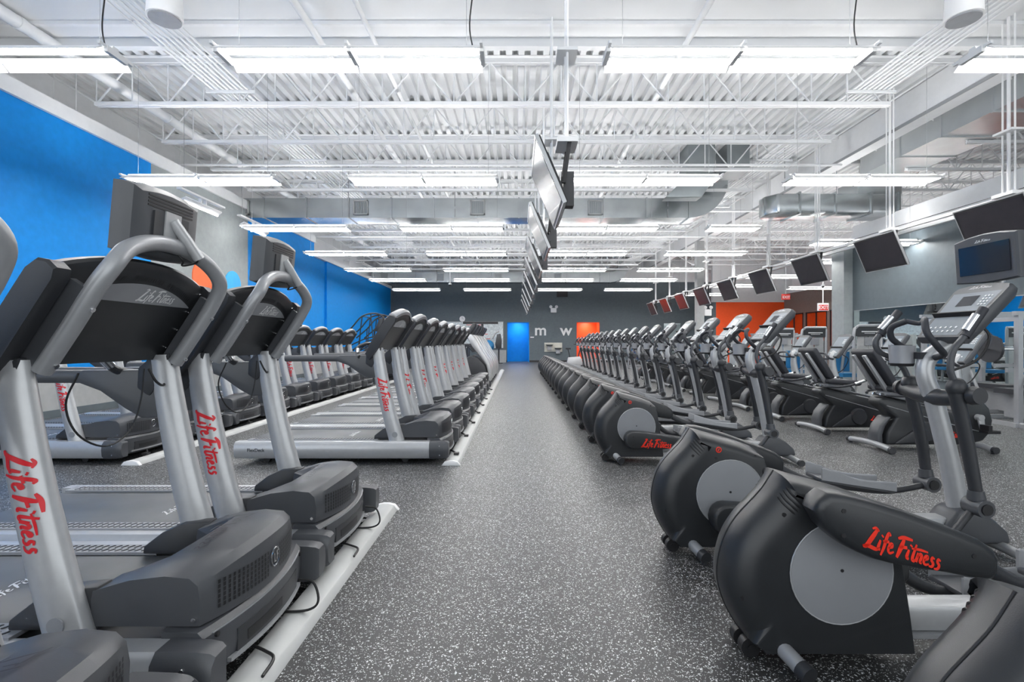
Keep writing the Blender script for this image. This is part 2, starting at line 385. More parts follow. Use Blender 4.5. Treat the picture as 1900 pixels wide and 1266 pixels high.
# ---------------------------------------------------------------- ducts
def xduct(x0, x1, y, z0, z1, dep, l, gr, elbow=True):
    r = empty('air_duct', (0, y, 0)); tag(r, l, 'duct')
    mb = MB(); n = max(3, int((x1-x0)/1.15)); st = (x1-x0)/n
    for k in range(n):   # cross-broken panels
        a, b = x0+k*st, x0+(k+1)*st; q = .035
        vs = [mb.bm.verts.new(p) for p in ((a, 0, z0), (b, 0, z0), (b, 0, z1), (a, 0, z1), ((a+b)/2, -q, (z0+z1)/2), (a, dep, z0), (b, dep, z0), (b, dep, z1), (a, dep, z1), ((a+b)/2, dep/2, z0-q))]
        for f in ((0, 1, 4), (1, 2, 4), (2, 3, 4), (3, 0, 4), (0, 9, 1), (1, 9, 6), (6, 9, 5), (5, 9, 0), (3, 2, 7, 8), (5, 6, 7, 8)): mb.bm.faces.new([vs[i] for i in f])
        if k in (0,): mb.bm.faces.new([vs[0], vs[3], vs[8], vs[5]])
        if k == n-1: mb.bm.faces.new([vs[1], vs[2], vs[7], vs[6]])
    mb.build('duct_body', 'galv', r)
    for k in range(n+1): a = x0+k*st; MB().box(a-.02, a+.02, -.02, dep+.02, z0-.02, z1+.02).build('duct_flange', 'galv', r)
    for gx in gr:
        g = MB(); w_, h_ = .2, .2; zc = (z0+z1)/2
        g.box(gx-w_, gx+w_, -.07, -.03, zc+h_-.03, zc+h_).box(gx-w_, gx+w_, -.07, -.03, zc-h_, zc-h_+.03).box(gx-w_, gx-w_+.03, -.07, -.03, zc-h_, zc+h_).box(gx+w_-.03, gx+w_, -.07, -.03, zc-h_, zc+h_)
        go = g.build('grille', 'greylt', r)
        g = MB().box(gx-w_+.03, gx+w_-.03, -.04, -.036, zc-h_+.03, zc+h_-.03)
        g.build('grille_back', 'galvdk', go); g = MB()
        for j in range(7): g.box(gx-.15+j*.05-.006, gx-.15+j*.05+.006, -.065, -.04, zc-h_+.03, zc+h_-.03)
        g.build('louvre', 'silver2', go)
    if elbow:
        P = []; R = .55; sec = []
        for k in range(9):
            a = k/8*PI/2; cx = x1+R*math.sin(a); cz = z1+R-R*math.cos(a)
            ox, oz = math.sin(a), -math.cos(a); h = (z1-z0)
            cx2, cz2 = x1+(R+h)*math.sin(a), z1+R-(R+h)*math.cos(a)
            sec.append([(cx, 0, cz), (cx, dep, cz), (cx2, dep, cz2), (cx2, 0, cz2)])
        h = z1-z0; sec.append([(x1+R, 0, ZD-.1), (x1+R, dep, ZD-.1), (x1+R+h, dep, ZD-.1), (x1+R+h, 0, ZD-.1)])
        MB().loft(sec).build('duct_elbow', 'galv', r)
    for k in range(5):
        a = x0+.6+k*(x1-x0-1.2)/4; MB().box(a-.012, a+.012, -.03, -.027, z0, ZD).build('hanger_strap', 'silver2', r)
    return r
xduct(-8.2, 4.75, 13.86, CH+3.44, CH+3.98, .75, 'galvanised supply duct crossing the hall nearest the camera', (-7.6, -4.32, -1.1, 2.15))
xduct(-8.3, 5.3, 28.6, CH+3.42, CH+4.0, .8, 'galvanised supply duct crossing the hall close to the far wall', (-7.6, -4.4, -1.1, 2.3))
r = empty('air_duct', (0, 0, 0)); tag(r, 'large silver duct running lengthwise above the right partition', 'duct')
mb = MB(); mb.box(8.55, 9.75, 7.85, 12.5, CH+4.15, CH+4.8, .01); mb.build('duct_body', 'ductpale', r)
[MB().box(8.52, 9.78, y-.02, y+.02, CH+4.12, CH+4.83).build('duct_flange', 'ductpale', r) for y in (7.9, 9.0, 10.1, 11.2)]
r = empty('air_duct', (0, 0, 0)); tag(r, 'wide low silver duct with a rounded end hanging over the bikes', 'duct')
mb = MB(); pts = [(6.55, 12.6), (6.35, 12.9), (6.35, 13.2), (6.6, 13.5), (9.6, 13.5), (9.6, 12.6)]
for k in range(1): mb.prism([(a, b) for a, b in pts], CH+3.25, CH+3.75, .05, plane='xy')
mb.box(8.6, 9.7, 12.65, 13.45, CH+3.75, CH+4.12, .02); mb.build('duct_body', 'galv', r)
[MB().box(x-.02, x+.02, 12.57, 13.53, CH+3.22, CH+3.78).build('duct_flange', 'galv', r) for x in (7.1, 8.0, 8.9, 9.6)]
[MB().box(x-.012, x+.012, 12.56, 12.563, CH+3.75, ZD).build('hanger_strap', 'silver2', r) for x in (6.7, 8.0)]
r = empty('roof_unit_drop', (0, 0, 0)); tag(r, 'dull grey duct drop rising through the deck right of the televisions', 'duct')
mb = MB(); mb.box(4.2, 4.85, 12.3, 13.0, CH+4.2, ZD-.01, .02); mb.box(5.15, 5.7, 12.3, 13.0, CH+4.2, ZD-.01, .02); bsplit(mb, 'duct_body', 'galvdk', r)
MB().prism([(3.7, CH+3.62), (4.3, CH+4.2), (5.0, CH+4.2), (4.6, CH+3.62)], 12.5, 12.9, .02).build('duct_offset', 'galvdk', r)
# ---------------------------------------------------------------- pendant speakers
for x, l in ((-4.36, 'white cylindrical pendant speaker at the top left beside the light row'), (5.52, 'white cylindrical pendant speaker at the top right above the light row')):
    s = empty('pendant_speaker', (x, 6.2, CH+3.98)); tag(s, l, 'speaker')
    MB().cyl((0, 0, .02), (0, 0, .56), .2, .17, 28, .02).build('speaker_body', 'fixture', s)
    MB().cyl((0, 0, -.0), (0, 0, .03), .175, seg=28).build('grille', 'cup', s)
    MB().cyl((0, 0, .56), (0, 0, .64), .012, seg=8).build('drop_rod', 'white', s)
# ---------------------------------------------------------------- light fixtures
def fixture(half=False):
    r = empty('strip_light'); Lh = 1.22
    segs = [(-Lh, 0), (0, Lh)] if not half else [(-Lh/2, Lh/2)]
    e0, e1 = segs[0][0], segs[-1][1]
    MB().prism([(-.05, .03), (-.03, .075), (.03, .075), (.05, .03)], e0, e1, .004, plane='yz').build('housing', 'fixture', r)
    for sgn in (-1, 1):
        mb = MB()
        for a, b in segs:
            p = [(sgn*.13, .02), (sgn*.215, -.045), (sgn*.209, -.052), (sgn*.125, .012)]
            mb.prism(p, a+.01, b-.01, plane='yz')
        bsplit(mb, 'reflector', 'fixture', r)
        t = MB()
        for a, b in segs: t.tube([(a+.04, sgn*.085, -.004), (b-.04, sgn*.085, -.004)], .019, 8, 1)
        bsplit(t, 'fluorescent_tube', 'lamp', r)
    mb = MB()
    for x in ([e0, 0, e1] if not half else [e0, e1]): mb.box(x-.012, x+.012, -.2, .2, .0, .03, .003).box(x-.02, x+.02, -.12, .12, -.03, .03, .003)
    bsplit(mb, 'end_cap', 'fixture', r, key=lambda c: round(c.x, 1))
    w = MB()
    for x in (e0+.15, e1-.15): w.tube([(x, 0, .07), (x, 0, 1.85)], .0025, 5, 1)
    bsplit(w, 'hanger_wire', 'silver2', r)
    return r
LY = [4.72, 8.29, 11.84, 15.2, 18.7, 21.8, 25.8]; LZ = CH+2.70
cols = [(-5.2, 'left wall column'), (-1.55, 'column left of the televisions'), (2.1, 'column right of the televisions'), (5.70, 'column over the bikes'), (9.4, 'column beyond the bulkhead'), (13.0, 'rightmost column')]
full = fixture(); TF = tree(full); half = fixture(True); TH = tree(half); first = True
tag(half, 'short half-length white strip light over the bikes, third row back', 'strip light'); half.location = (5.1, LY[2], LZ)
for ci, (x, cl) in enumerate(cols):
    for k, y in enumerate(LY):
        if ci == 3 and k == 2: continue
        if ci >= 4 and k < 3: continue
        if ci == 5 and k > 5: continue
        o = full if first else copy_tree(TF); first = False
        xx = x
        if k == 0: xx = (-5.0, -1.55, 2.06, 5.5)[ci]
        o.location = (xx, y, LZ if ci < 4 else CH+2.35+.1*(ci == 4))
        tag(o, 'white fluorescent strip light in the %s, %s row back' % (cl, 'front' if k == 0 else ORD[k]), 'strip light', 'hanging fluorescent strip lights')
o = copy_tree(TF); o.location = (8.25, 11.9, CH+2.37); tag(o, 'white fluorescent strip light hung low in front of the grey right wall', 'strip light', 'hanging fluorescent strip lights')
for x, z, n in ((-3.9, .55, 0), (-.45, .75, 1), (3.1, .75, 2)):
    pass
cb = [(-3.88, 'left'), (-.42, 'middle'), (3.2, 'right')]
for x, l in cb:
    tag(MB().tube([(x, 4.72, LZ+.07), (x-.03, 4.72, LZ+.3), (x+.01, 4.72, LZ+.8), (x, 4.72, CH+4.62)], .007, 6, 5).build('power_cable', 'cable'), 'black power cable dropping to the %s front-row strip light' % l, 'cable')
# wall washers near grey mural
for k, y in enumerate((10.75, 12.9)):
    r = empty('wall_washer', (-6.75, y, CH+2.9)); tag(r, '%s white picture light angled at the grey wall panel with coloured discs' % ('nearer' if k == 0 else 'farther'), 'wall light', 'picture lights over the grey wall')
    MB().box(-.05, .05, -.75, .75, .16, .2, .01).build('mounting_bar', 'fixture', r)
    MB().prism([(-.07, .0), (.05, .06), (.06, .03), (-.05, -.05)], -.62, .62, .01).build('lamp_housing', 'fixture', r)
    MB().tube([(-.045, -.6, -.035), (-.045, .6, -.035)], .02, 8, 1).build('fluorescent_tube', 'lamp', r)
    bsplit(MB().box(-.03, .03, -.1, -.07, .03, .17).box(-.03, .03, .07, .1, .03, .17), 'bracket', 'fixture', r)
    MB().tube([(0, -.6, .2), (0, -.6, 2.6)], .005, 5, 1).build('hanger_wire', 'silver2', r)
# ---------------------------------------------------------------- wall items
tag(MB().cyl((XL, 11.95, 2.76), (XL+.02, 11.95, 2.76), .40, seg=48).build('wall_disc', 'orange_dot'), 'large orange disc on the grey wall panel', 'wall decoration')
tag(MB().cyl((XL, 13.2, 2.72), (XL+.02, 13.2, 2.72), .37, seg=48).build('wall_disc', 'cyan_dot'), 'large light blue disc on the grey wall panel', 'wall decoration')
for t, x, l in (('m', 1.40, 'white lowercase letter m on the far wall beside the blue doorway'), ('w', 2.94, 'white lowercase letter w on the far wall beside the orange doorway')):
    me = text_mesh(t, .92, .02, 'letter', 'wall_letter'); o = bpy.data.objects.new('wall_letter', me); C.objects.link(o)
    me.transform(Matrix.Diagonal((1.05, 1, 1, 1)))
    o.location = (x, YF-.025, 1.915); o.rotation_euler = (PI/2, 0, 0); tag(o, l, 'letter')
for x, n in ((.05, 'blue'), (4.27, 'orange')):
    lm = empty('alcove_lamp', (x, YF+.65, 2.46)); tag(lm, 'round lamp recessed in the ceiling inside the %s doorway' % n, 'ceiling lamp')
    MB().cyl((0, 0, .02), (0, 0, .06), .2, seg=20).build('lamp_ring', 'fixture', lm); MB().cyl((0, 0, .0), (0, 0, .022), .17, seg=20).build('lamp_disc', 'lamp', lm)
def fw(px, py, D=YF): return (px-960)/F*D, CH-(py-635)/F*D
x, z = fw(858, 592); c = empty('wall_clock', (x, YF, z)); tag(c, 'round white wall clock above the mirror on the far wall', 'clock')
MB().cyl((0, -.05, 0), (0, 0, 0), .185, seg=28).build('clock_rim', 'black', c); MB().cyl((0, -.06, 0), (0, -.045, 0), .175, seg=28).build('clock_face', 'fixture', c)
MB().box(-.006, .006, -.065, -.06, 0, .13).box(0, .09, -.065, -.06, -.006, .006).build('clock_hands', 'black', c)
x, z = fw(1027, 575); c = empty('emergency_light', (x, YF, z)); tag(c, 'white twin-head emergency light on the far wall above the letters', 'emergency light')
MB().box(-.17, .17, -.12, 0, -.17, .1, .015).build('battery_box', 'fixture', c)
for s in (-1, 1):
    h = MB().cyl((s*.17, -.05, .2), (s*.17, -.13, .17), .08, .095, 16); h.cyl((s*.13, -.05, .08), (s*.17, -.05, .2), .02, seg=8); h.build('lamp_head', 'fixture', c)
x, z = fw(1310, 576); c = empty('emergency_light', (8.03, 21.2, 2.5)); tag(c, 'white twin-head emergency light on the right of the grey column', 'emergency light')
MB().box(-.15, .15, -.1, .05, -.17, .1, .015).build('battery_box', 'fixture', c)
for s in (-1, 1): MB().cyl((s*.12, -.05, .2), (s*.12, -.13, .17), .06, .07, 16).build('lamp_head', 'fixture', c)
x, z = fw(1043, 545); v = tag(MB().box(x-.33, x+.33, YF-.06, YF, z-.2, z+.2, .01).build('wall_vent', 'black'), 'dark square vent high on the far wall', 'vent')
# drinking fountains
x0, z1 = fw(1010, 636); x1, z0 = fw(1043, 653)
p = tag(MB().box(x0, x1, YF-.035, YF-.002, z0, z1, .01).build('splash_panel', 'beige'), 'pale steel splash panel behind the two drinking fountains', 'panel')
for k, (px, py, l) in enumerate(((1019, 641, 'higher left steel drinking fountain on the far wall'), (1035, 647, 'lower right steel drinking fountain on the far wall'))):
    x, z = fw(px, py); f = empty('drinking_fountain', (x, YF-.03, z)); tag(f, l, 'drinking fountain', 'drinking fountains')
    MB().cyl((0, -.2, -.04), (0, -.2, .05), .16, .24, 18).build('basin', 'galvdk', f); MB().box(-.12, .12, -.25, 0, -.3, -.03, .02).build('cabinet', 'cup', f)
# mirror on far wall, its pale reflections painted as mottled colour; low white box
x0, z1 = fw(790, 598); x1, z0 = fw(933, 646)
b = tag(MB().box(x0, x1, YF-.04, YF-.005, z0, z1, .005).build('notice_mirror', 'mirror_pale'), 'wide mirror with pale reflections painted on, left of the blue doorway', 'wall panel')
MB().box(x0-.04, x1+.04, YF-.035, YF-.002, z1, z1+.04).box(x1, x1+.04, YF-.035, YF-.002, z0, z1).build('panel_frame', 'greylt', b)
st = MB()
for j in range(5): st.box(x1-2.2+.1*j, x1-1.2+.15*j, YF-.045, YF-.04, z1-.18-.28*j, z1-.15-.28*j)
st.build('panel_lines', 'redor', b)
x0, _ = fw(912, 0); x1, _ = fw(940, 0)
tag(MB().box(x0, x1-.02, YF-.5, YF-.02, 0, .74, .02).build('storage_box', 'greylt'), 'low white box against the far wall left of the blue doorway', 'box')
x, z = fw(987, 626); tag(MB().box(x-.1, x+.12, YF-.03, YF, z-.03, z+.03, .008).build('wall_plaque', 'letter'), 'tiny white plaque right of the blue doorway', 'sign')
# exit signs
for k, (px, py, D, l) in enumerate(((1527, 571, 16.0, 'red exit sign hung from the ceiling in front of the glazed orange room'), (1458, 552, 21.0, 'red exit sign farther back, seen above the orange wall'))):
    x, z = fw(px, py, D); e = empty('exit_sign', (x, D, z)); tag(e, l, 'exit sign')
    MB().box(-.17, .17, -.03, .03, -.1, .14, .01).build('sign_box', 'fixture' if k == 0 else 'exitred', e)
    MB().box(-.15, .15, -.034, -.03, -.085, .085).build('sign_face', 'exitred', e)
    o = bpy.data.objects.new('sign_lettering', text_mesh('EXIT', .15, .002, 'letter', 'sign_lettering')); C.objects.link(o); o.parent = e; o.location = (0, -.037, 0); o.rotation_euler = (PI/2, 0, 0)
    MB().cyl((0, 0, .14), (0, 0, ZD-z-.1), .015, seg=8).build('drop_rod', 'white', e)
c = empty('dome_camera', fw(1523, 532, 15.0)[:1]+(14.9,)+fw(0, 532, 15.0)[1:]); tag(c, 'small white dome camera on a rod above the exit sign', 'camera')
MB().cyl((0, 0, 0), (0, 0, .05), .05, seg=14).cyl((0, 0, .05), (0, 0, 3.2), .012, seg=8).build('camera_mount', 'white', c); MB().ball((0, 0, 0), .045).build('camera_dome', 'black', c)
c = empty('dome_camera', (fw(835, 0, 26.6)[0], 26.6, CH+3.05-.0)); tag(c, 'small white dome camera hanging left of centre near the far wall', 'camera')
MB().cyl((0, 0, 0), (0, 0, .08), .09, seg=14).cyl((0, 0, .08), (0, 0, 1.8), .02, seg=8).build('camera_mount', 'white', c); MB().ball((0, 0, 0), .07).build('camera_dome', 'black', c)
# ---------------------------------------------------------------- televisions
def hanging_tv():
    r = empty('television')   # local: hub at top mid, screen faces -X tilting down, width along Y 1.05
    tilt = Matrix.Rotation(math.radians(23), 4, 'Y')   # lean
    # panel frame: local z down length .64; top at x=-.14,z=0
    def T(mb): return mb.xform(Matrix.Translation((-.14, 0, 0)) @ Matrix.Rotation(math.radians(-23), 4, 'Y'))
    T(MB().box(-.012, .035, -.525, .525, -.64, 0, .008)).build('bezel', 'black', r)
    T(MB().box(-.015, -.0115, -.50, .50, -.61, -.03)).build('screen', 'tvglass', r)
    T(MB().box(.03, .075, -.36, .36, -.55, -.12, .02)).build('back_housing', 'dark', r)
    T(MB().box(-.014, .02, -.53, .53, -.005, .012).box(-.015, .02, -.53, .53, -.652, -.64).box(-.015, .02, -.537, -.525, -.652, .012).box(-.015, .02, .525, .537, -.652, .012)).build('rim', 'silver', r)
    return r
def tv_mount(ht):
    r = MB().box(.145, .25, -.06, .06, -.5, -.16, .03).box(.115, .16, -.12, .12, -.42, -.34, .01)
    return r
tv = hanging_tv()
mo = tv_mount(0).build('tilt_bracket', 'dark', tv); 
b = MB()
for y in (-.13, .13):
    b.prism([(.12, -.30), (.16, -.30), (.22, .12), (.18, .12)], y-.02, y+.02, .003)
bsplit(b, 'slotted_arm', 'black', tv)
MB().box(.08, .28, -.16, .16, .10, .15, .01).build('ceiling_plate', 'fixture', tv)
s = MB()
for y in (-.09, .09): s.cyl((.18, y, .15), (.18, y, 2.75), .012, seg=8)
s.cyl((.18, 0, .15), (.18, 0, 2.75), .022, seg=10); s.box(.08, .28, -.14, .14, 1.0, 1.03).build('drop_pole', 'fixture', tv)
TT = tree(tv)
for k in range(9):
    o = tv if k == 0 else copy_tree(TT)
    o.location = (.31, 5.02+2.16*k, 3.07)
    tag(o, 'flat television hung over the aisle facing the treadmills, %s in the central row' % ORD[k], 'television', 'central row of hanging televisions')
for k in range(9):
    o = copy_tree(TT); o.location = (6.80, 7.12+2.27*k, 3.19)
    tag(o, 'flat television hung over the exercise bikes, %s in the right-hand row' % ORD[k], 'television', 'right-hand row of hanging televisions')
rr = empty('television_rail', (7.05, 0, 3.3)); tag(rr, 'long double white rail carrying the right-hand row of televisions', 'rail')
MB().box(-.03, .03, 4.5, 26.5, -.02, .03).build('rail_bar', 'fixture', rr); MB().box(.13, .19, 4.5, 26.5, -.06, -.0).build('rail_bar', 'fixture', rr)
MB().box(-.05, -.04, 4.5, 26.5, .05, .06).build('rail_cable', 'cable', rr)
# floor raceways
def raceway(x, y0, y1, l):
    r = tag(MB().prism([(x-.085, 0), (x-.06, .035), (x-.02, .045), (x+.02, .045), (x+.06, .035), (x+.085, 0)], y0, y1, .004).build('floor_raceway', 'rail'), l, 'cable raceway', 'floor cable raceways')
    MB().prism([(x-.095, 0), (x-.064, .037), (x-.02, .048), (x+.02, .048), (x+.064, .037), (x+.095, 0)], y1-.03, y1+.01, .003).build('end_cap', 'fixture', r); MB().prism([(x-.095, 0), (x-.064, .037), (x-.02, .048), (x+.02, .048), (x+.064, .037), (x+.095, 0)], y0-.01, y0+.03, .003).build('end_cap', 'fixture', r)
raceway(-.955, .3, 3.66, 'pale grey floor raceway in front of the nearest treadmills')
raceway(-.655, 4.95, 21.5, 'pale grey floor raceway beside the aisle along the far treadmills')
raceway(-3.82, 4.95, 16.0, 'pale grey floor raceway between the two rows of treadmills')
raceway(3.35, .6, 2.75, 'pale grey floor raceway behind the nearest elliptical trainers')
# ================================================================ TREADMILL
def oval(c, du, dv, n=20, power=1.0):
    return [(c[0]+du*math.cos(a), c[1]+dv*math.sin(a), c[2]) for a in [2*PI*k/n for k in range(n)]]
UV = .362
UB, UT = V(-.425, 0, .20), V(-.635, 0, 1.16)
def upc(t): return UB.lerp(UT, t)+V(-.02*math.sin(PI*t), 0, 0)
def upr(t): return (.080*(1-t)+.064*t, .052*(1-t)+.042*t)
TI = V(.54, 0, .842); NI = V(.842, 0, -.54); P0 = V(-.655, 0, 1.10)   # console plane
def cp(s, v, n): return P0+TI*s+NI*n+V(0, v, 0)
def treadmill(near):
    r = empty('treadmill')
    # base
    for sg in (-1, 1):
        prof = [(sg*.372, .228), (sg*.447, .228), (sg*.474, .20), (sg*.481, .15), (sg*.474, .09), (sg*.447, .06), (sg*.372, .06)]
        MB().prism(prof, -2.02, -.06, .0, plane='yz').build('side_rail', 'silver', r)
        c = MB(); pr = [(a*1.012, (b-.145)*1.04+.145) for a, b in prof]
        secs = []
        for u, k in ((-.085, 1), (-.03, 1), (.05, .97), (.09, .9), (.105, .78)):
            secs.append([(u, sg*.43+(a-sg*.43)*k, .145+(b-.145)*k) for a, b in pr])
        c.loft(secs); cap = c.build('end_cap', 'mid', r)
        b_ = MB()
        for z in (.10, .19): b_.cyl((.02, sg*.480, z), (.02, sg*.488, z), .007, seg=8)
        bsplit(b_, 'bolt', 'chrome', cap)
        f = MB().box(-1.93, -.62, sg*.295 if sg > 0 else -.385, .385 if sg > 0 else -.295, .222, .236, .003).build('foot_rail', 'tread', r)
        if True:
            g = MB()
            for k in range(40):
                for j in range(2):
                    u = -1.88+k*.031; v0 = sg*.34+(j-.5)*.04
                    g.prism([(u, v0-.012), (u+.008, v0-.012), (u+.020, v0+.012), (u+.012, v0+.012)], .236, .2385, plane='xy')
            g.build('grip_pattern', 'black', f)
    b = MB().prism([(-2.0, .20), (-1.96, .222), (-.50, .226), (-.50, .06), (-1.96, .08), (-2.0, .12)], -.29, .29, .01); b = b.build('running_belt', 'belt', r)
    MB().box(-1.97, -.1, -.37, .37, .075, .15).build('under_frame', 'black', r)
    lg = MB(); logo(lg, lambda x, y: V(-1.30-.16/4.6*x*1.0, .05-.05*y, .2275) if False else V(-.95-.05*y, -.14+.28/4.6*x, .2268), 1.2); lg.build('pale_lettering', 'letter', b)
    me = text_mesh('FlexDeck', .045, .0006, 'dark', 'rail_lettering'); o = bpy.data.objects.new('rail_lettering', me); C.objects.link(o); o.parent = r; o.location = (-1.80, -.4815, .148); o.rotation_euler = (PI/2, 0, 0)
    w = MB()
    for sg in (-1, 1):
        for u in (-.35, -1.75): w.cyl((u, sg*.36, .032), (u, sg*.31, .032), .032, seg=14); w.box(u-.02, u+.02, sg*.335-.02, sg*.335+.02, .03, .10)
    bsplit(w, 'wheel', 'black', r, key=lambda c: (c.x > -1, c.y > 0))
    # hood: grid of sections across v
    secs = []; N = 17
    for i in range(N):
        v = -.345+.69*i/(N-1); q = abs(v)/.345
        fr = -.012+.085*(1-q*q); zt = .418+.045*(1-q*q)
        rear = -.375 if q > .62 else -.375+.17*(1-(q/.62)**2)**.7
        zr = .372 if q > .62 else .372-.03*(1-(q/.62)**2)
        secs.append([(fr, v, .252), (fr+.004, v, .33), (fr-.006, v, zt-.03), (fr-.035, v, zt-.004), (fr-.12, v, zt+.004), (fr-.24, v, zt-.010), (rear+.04, v, zr+.012), (rear, v, zr), (rear-.006, v, zr-.03), (rear-.004, v, .252)])
    h = MB(); h.loft(secs, bev=.006); hood = h.build('motor_hood', 'mid', r)
    def hf(v, z, e): q = abs(v)/.345; return (-.012+.085*(1-q*q)+.0045+e, v, z)
    vt = MB()
    for i in range(30):
        v = -.285+.0195*i
        if abs(v) < .045: continue
        for j in range(6):
            z = .292+.017*j
            if v > 0 and False: continue
            a = [vt.bm.verts.new(hf(v+dx, z+dz, .0012)) for dx, dz in ((-.0046, -.0068), (.0046, -.0068), (.0046, .0068), (-.0046, .0068))]; vt.bm.faces.new(a)
    bsplit(vt, 'vent', 'black', hood, SY)
    MB().tube([(.080, .031*math.cos(a), .345+.036*math.sin(a)) for a in [2*PI*k/28 for k in range(29)]], .0035, 6, 1).build('badge_ring', 'chrome', hood)
    s = MB().cyl((.070, 0, .345), (.0825, 0, .345), .030, seg=24); s.build('badge_face', 'dark', hood)
    s = MB(); s.box(.0835, .0845, -.016, -.010, .325, .362).box(.0835, .0845, -.016, .0, .325, .330).box(.0835, .0845, .003, .009, .33, .368).box(.0835, .0845, .003, .02, .362, .368).box(.0835, .0845, .003, .016, .347, .352)
    s.build('badge_emblem', 'chrome', hood)
    lg = MB(); logo(lg, lambda x, y: V(-.10-.055*y, .20-.075*x*.0+(-.40/4.6)*x+0.0, .4255+.043*(1-((.20-.40/4.6*x)/.345)**2)-.006+.006), .8); lg.build('embossed_lettering', 'dark', hood)
    sc = MB()
    for sg in (-1, 1): sc.cyl((-.03, sg*.346, .275), (-.03, sg*.351, .275), .008, seg=10)
    bsplit(sc, 'bolt', 'chrome', hood)
    # lower front panel
    secs = []; N = 13
    for i in range(N):
        v = -.375+.75*i/(N-1); q = abs(v)/.375; fr = .012+.060*(1-q*q)
        secs.append([(fr-.02, v, .062), (fr, v, .075), (fr+.012, v, .15), (fr+.008, v, .225), (fr-.012, v, .246), (-.12, v, .250), (-.12, v, .062)])
    pn = MB().loft(secs, bev=.003).build('front_panel', 'mid', r)
    def arc(z0, z1, e, v0, v1, thick):
        m = MB(); S = []
        for i in range(13):
            v = v0+(v1-v0)*i/12; q = abs(v)/.375; fr = .012+.060*(1-q*q)+.012+e
            S.append([(fr, v, z0), (fr, v, z1), (fr-thick, v, z1), (fr-thick, v, z0)])
        return m.loft(S)
    arc(.10, .185, .0015, -.24, .24, .01).build('recess', 'dark', pn)
    arc(.118, .155, .003, -.19, .05, .01).build('slot', 'black', pn)
    arc(.09, .104, .010, -.28, .28, .016).build('bumper_lip', 'silver2', pn)
    arc(.226, .229, -.0015, -.34, .34, .01).build('seam_line', 'silver2', pn)
    bo = MB()
    for sg in (-1, 1):
        for z in (.09, .215): bo.cyl((.025, sg*.325, z), (.042, sg*.325, z), .009, seg=10)
    bsplit(bo, 'bolt', 'black', pn)
    # uprights
    for sg in (-1, 1):
        secs = []
        for i in range(9):
            t = i/8; c = upc(t); a, b2 = upr(t); secs.append(oval((c.x, sg*UV, c.z), a, b2, 22))
        up = MB().loft(secs).build('upright', 'silver', r)
        MB().cyl((-.44, sg*(UV+.048), .29), (-.44, sg*(UV+.0535), .29), .028, seg=20).build('cap_disc', 'silver2', up)
        MB().cyl((-.375, UV-.02, .29), (-.36, UV-.046, .29), .008, seg=10).build('bolt', 'black', up) if sg > 0 else None
        if sg < 0:
            def f(x, y):
                zz = .86-.335/4.6*x; t = (zz-.20)/.96; c = upc(t); a, b2 = upr(t)
                du = (y-.33)*.075; k = max(-.98, min(.98, du/a))
                return V(c.x+du, -UV-b2*math.sqrt(1-k*k)-.0015, zz+du*.2)
            lg = MB(); logo(lg, f, 1.55, 5); lg.build('red_lettering', 'red', up, 'red script lettering running down the upright')
        MB().prism([(-.67, .235), (-.665, .27), (-.58, .335), (-.49, .375), (-.36, .385), (-.36, .235)], .275 if sg > 0 else -.343, .343 if sg > 0 else -.275, .008).build('upright_boot', 'dark', r)
    # console
    wings = []
    for sg in (-1, 1):
        pts = [(-.06, -.03), (-.04, -.07), (.10, -.085), (.385, -.085), (.425, -.07), (.438, -.035), (.43, .0), (.40, .012), (.06, .012), (-.07, -.0)]
        A = []
        for v in (sg*.372, sg*.40, sg*.424, sg*.432):
            k = 1 if abs(v) < .43 else .95
            A.append([tuple(cp(.24+(s_-.24)*k, v, -.035+(n_+.035)*k)) for s_, n_ in pts])
        MB().loft(A, bev=.004).build('console_wing', 'dark', r)
        # throat linking upright to console
        MB().prism([(-.74, 1.00), (-.735, 1.10), (-.66, 1.16), (-.58, 1.17), (-.585, 1.08), (-.68, .96)], sg*UV-.034, sg*UV+.034, .012).build('console_bracket', 'dark', r)
    S = []; N = 15
    for i in range(N):
        v = -.385+.77*i/(N-1); q = abs(v)/.385; top = .425+.075*(1-q**2.2)
        S.append([tuple(cp(s_, v, n_)) for s_, n_ in ((.03, -.07), (.03, -.02), (top-.03, -.02), (top-.005, -.035), (top, -.05), (top-.01, -.075), (top-.06, -.09), (.1, -.095))])
    cb = MB().loft(S, bev=0).build('console_body', 'shroud', r)
    # crescent panel + vents
    cr = MB(); N = 20; top, bot = [], []
    for i in range(N+1):
        v = -.335+.67*i/N; q = abs(v)/.335
        top.append(cp(.325+.085*(1-q*q), v, -.018)); bot.append(cp(.325+.0*(1-q*q)-.004, v, -.018))
    A_ = [cr.bm.verts.new(p) for p in top]; B_ = [cr.bm.verts.new(p) for p in bot]
    for i in range(N): cr.bm.faces.new([A_[i], A_[i+1], B_[i+1], B_[i]])
    co = cr.build('crescent_panel', 'crescent' if not near else 'cup', cb)
    fl = lambda x, y: cp(.357+.035*y, .02-.235/4.6*(x-4.6)*-1*1.0-.0 if False else .13-.19/4.6*x*-1-.13, -.0165)
    lg = MB(); logo(lg, lambda x, y: cp(.335+.055*y, .0+.21/4.6*x, -.0165), 1.3); lg.build('pale_lettering', 'letter', cb)
    vt = MB()
    for i in range(46):
        v = -.30+.0133*i; q = abs(v)/.335; s0 = .325+.085*(1-q*q)+.012
        if i in (15, 16, 30, 31): continue
        a = [vt.bm.verts.new(cp(s_, v+dv, -.0185)) for s_, dv in ((s0, -.004), (s0, .001), (s0+.022, .005), (s0+.022, 0))]; vt.bm.faces.new(a)
    vt.build('vent', 'black', cb)
    MB().loft([[tuple(cp(.12, v, -.099)), tuple(cp(.38, v, -.099)), tuple(cp(.38, v, -.093)), tuple(cp(.12, v, -.095))] for v in (-.33, .33)]).build('display', 'lcd', cb)
